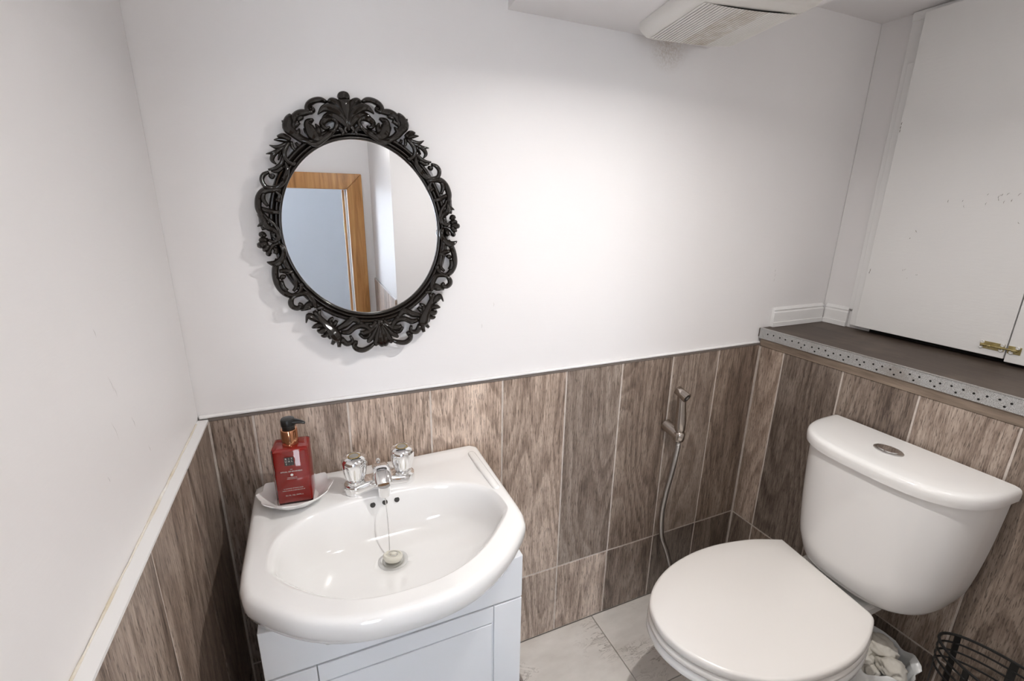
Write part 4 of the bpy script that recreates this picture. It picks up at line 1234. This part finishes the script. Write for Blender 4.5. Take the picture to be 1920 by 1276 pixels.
# ------------------------------------------------------------------ wire bin
def wire_bin():
    c = Vector((1.218, 0.225)); zt = ZC - 0.905
    root = empty('wire_bin', (c.x, c.y, 0), 'black wire waste bin beside the toilet by the tiled wall', 'bin')
    RX, RY = 0.064, 0.138
    def ring(r, z, th):
        g = Geo(); g.tube([(c.x+RX*r*math.cos(2*PI*i/56), c.y+RY*r*math.sin(2*PI*i/56), z) for i in range(56)], th, 8, True)
        return g.build('wire_ring', 'wire', root, smooth=True)
    def rad(z): return 1.0 - 0.12*(zt-z)/zt
    for k in range(4): ring(rad(zt-0.021*k), zt-0.021*k, 0.0030 if k == 0 else 0.0022)
    for k in range(4): ring(rad(0.10+0.02*k), 0.10+0.02*k, 0.0022)
    ring(rad(0.006), 0.006, 0.003)
    for k in range(8):
        a = 2*PI*k/8 + 0.27
        u = Vector((math.cos(a), math.sin(a))); tv = Vector((-u.y, u.x))
        rr = []
        for z in (0.004, zt+0.002):
            q = c + Vector((u.x*RX, u.y*RY))*rad(z); w = 0.0065
            rr.append([(q.x+tv.x*w+u.x*0.0012, q.y+tv.y*w+u.y*0.0012, z), (q.x-tv.x*w+u.x*0.0012, q.y-tv.y*w+u.y*0.0012, z), (q.x-tv.x*w-u.x*0.0012, q.y-tv.y*w-u.y*0.0012, z), (q.x+tv.x*w-u.x*0.0012, q.y+tv.y*w-u.y*0.0012, z)])
        g = Geo(); g.loft(rr); g.build('strap', 'wire', root)
    g = Geo(); g.lathe([(0.75, 0.002), (0.75, 0.005)], n=40)
    g.v = [(c.x+x*RX, c.y+y*RY, z) for x, y, z in g.v]
    g.build('bin_base', 'wire', root)
wire_bin()

# ------------------------------------------------------------------ bag of tissues behind the pan
def crumple(name, c, r, seed, mat, parent=None, sub=4, amp=0.55, flat=(1, 1, 1), freq=2.2):
    bm = bmesh.new(); bmesh.ops.create_icosphere(bm, subdivisions=sub, radius=1.0)
    for v in bm.verts:
        p = v.co.copy()
        k = noise.turbulence(p*freq + Vector((seed*7.1, seed*3.3, 1.7)), 3, True)
        v.co = p*(1 - amp*k*0.8 + amp*0.35)
        v.co = Vector((v.co.x*r*flat[0], v.co.y*r*flat[1], v.co.z*r*flat[2]))
    me = bpy.data.meshes.new(name); bm.to_mesh(me); bm.free()
    me.materials.append(M[mat])
    for p in me.polygons: p.use_smooth = True
    return link(name, me, parent, c)
def tissue_bag():
    c = Vector((1.205, 0.455))
    root = empty('waste_bag', (c.x, c.y, 0), 'open white plastic bag of used tissue on the floor behind the toilet pan', 'bag')
    n = 60; rings = []
    for k, (r, z) in enumerate(((0.030, 0.001), (0.052, 0.006), (0.060, 0.05), (0.064, 0.11), (0.068, 0.17), (0.074, 0.215), (0.081, 0.235))):
        ring = []
        for i in range(n):
            a = 2*PI*i/n
            w = noise.noise((math.cos(a)*3.0, math.sin(a)*3.0, k*0.55))
            f_ = 1 + (0.05+0.05*k/6)*w*1.6
            ring.append((c.x+r*f_*math.cos(a), c.y+r*f_*math.sin(a), z + (0.022*noise.noise((math.cos(a)*2, math.sin(a)*2, 9)) if k > 3 else 0)))
        rings.append(ring)
    g = Geo(); g.loft(rings, True, False)
    o = g.build('plastic_film', 'bag', root, smooth=True, angle=25)
    md = o.modifiers.new('thick', 'SOLIDIFY'); md.thickness = 0.0008
    spots = [(-0.026, 0.022, 0.222, 0.026), (0.012, 0.000, 0.240, 0.028), (-0.010, -0.038, 0.230, 0.024), (0.026, 0.036, 0.220, 0.020), (-0.040, -0.010, 0.205, 0.018)]
    labs = ['crumpled tissue at the pan side of the open waste bag', 'large crumpled tissue on top in the waste bag middle', 'crumpled tissue at the front of the open waste bag', 'crumpled tissue at the wall side of the open waste bag', 'small crumpled tissue tucked low beside the toilet pan']
    for i, (dx, dy, z, r) in enumerate(spots):
        o = crumple('crumpled_tissue', (c.x+dx, c.y+dy, z), r, i+1, 'tissue', None, 4, 0.75, (1.15, 1.15, 0.9), 1.15)
        tag(o, labs[i], 'tissue', 'crumpled tissues in the waste bag')
tissue_bag()

# ------------------------------------------------------------------ extractor fan
def fan():
    root = empty('extractor_fan', (0.80, 0.80, SOF), 'cream plastic extractor fan with slotted dusty grille on the ceiling box', 'fan')
    c = (0.80, 0.81); ang = math.radians(-10)
    W, L = 0.122, 0.134
    zb = ZC + 0.352
    def P(x, y, z):
        q = rotz((c[0]+x, c[1]+y), c, ang); return (q[0], q[1], z)
    def sag(x): return 0.005*(x/W)**2
    def rr(ix, iy, z, sg):
        pts = []; r = 0.018
        w, l = W-ix, L-iy
        for (sx, sy, a0) in ((1, 1, 0), (-1, 1, PI/2), (-1, -1, PI), (1, -1, 1.5*PI)):
            for k in range(6):
                a = a0 + PI/2*k/5
                x, y = sx*(w-r)+r*math.cos(a), sy*(l-r)+r*math.sin(a)
                pts.append(P(x, y, z + sg*sag(x)))
        return pts
    g = Geo(); g.loft([rr(0.0, 0.0, SOF-0.0004, 0), rr(0.0, 0.0, SOF-0.010, 0), rr(0.003, 0.003, SOF-0.018, 0.4), rr(0.010, 0.010, zb+0.003, 1), rr(0.017, 0.017, zb, 1)], True, True)
    hs = g.build('housing', 'fan', root, smooth=True, angle=40)
    gx, gy = W-0.022, L-0.040
    g = Geo(); n_ = 12
    v = []; f = []
    for i in range(n_+1):
        x = (-gx + 2*gx*i/n_)*0.965
        for (y, z) in ((-gy*0.965, zb+sag(x)-0.0005), (gy*0.965, zb+sag(x)-0.0005), (gy*0.985, zb+sag(x)+0.002), (-gy*0.985, zb+sag(x)+0.002)):
            v.append(P(x, y+0.014, z))
    for i in range(n_):
        for k in range(4): f.append((i*4+k, i*4+(k+1) % 4, (i+1)*4+(k+1) % 4, (i+1)*4+k))
    f += [(0, 1, 2, 3), (n_*4+3, n_*4+2, n_*4+1, n_*4)]
    g.add(v, f); g.build('grille_back', 'dark', root)
    ns = 28
    for i in range(ns):
        x = -gx + 2*gx*(i+0.5)/ns
        w = gx/ns*0.80
        g = Geo()
        z = zb+sag(x)
        vv = [P(x+dx, dy, z+dz) for dx in (-w, w) for dy in (-gy+0.014, gy+0.014) for dz in (-0.0016, -0.0007)]
        g.add(vv, [(0, 1, 3, 2), (4, 6, 7, 5), (0, 4, 5, 1), (2, 3, 7, 6), (0, 2, 6, 4), (1, 5, 7, 3)])
        g.build('grille_slat', 'fandirty' if 9 < i < 19 else 'fan', root)
fan()
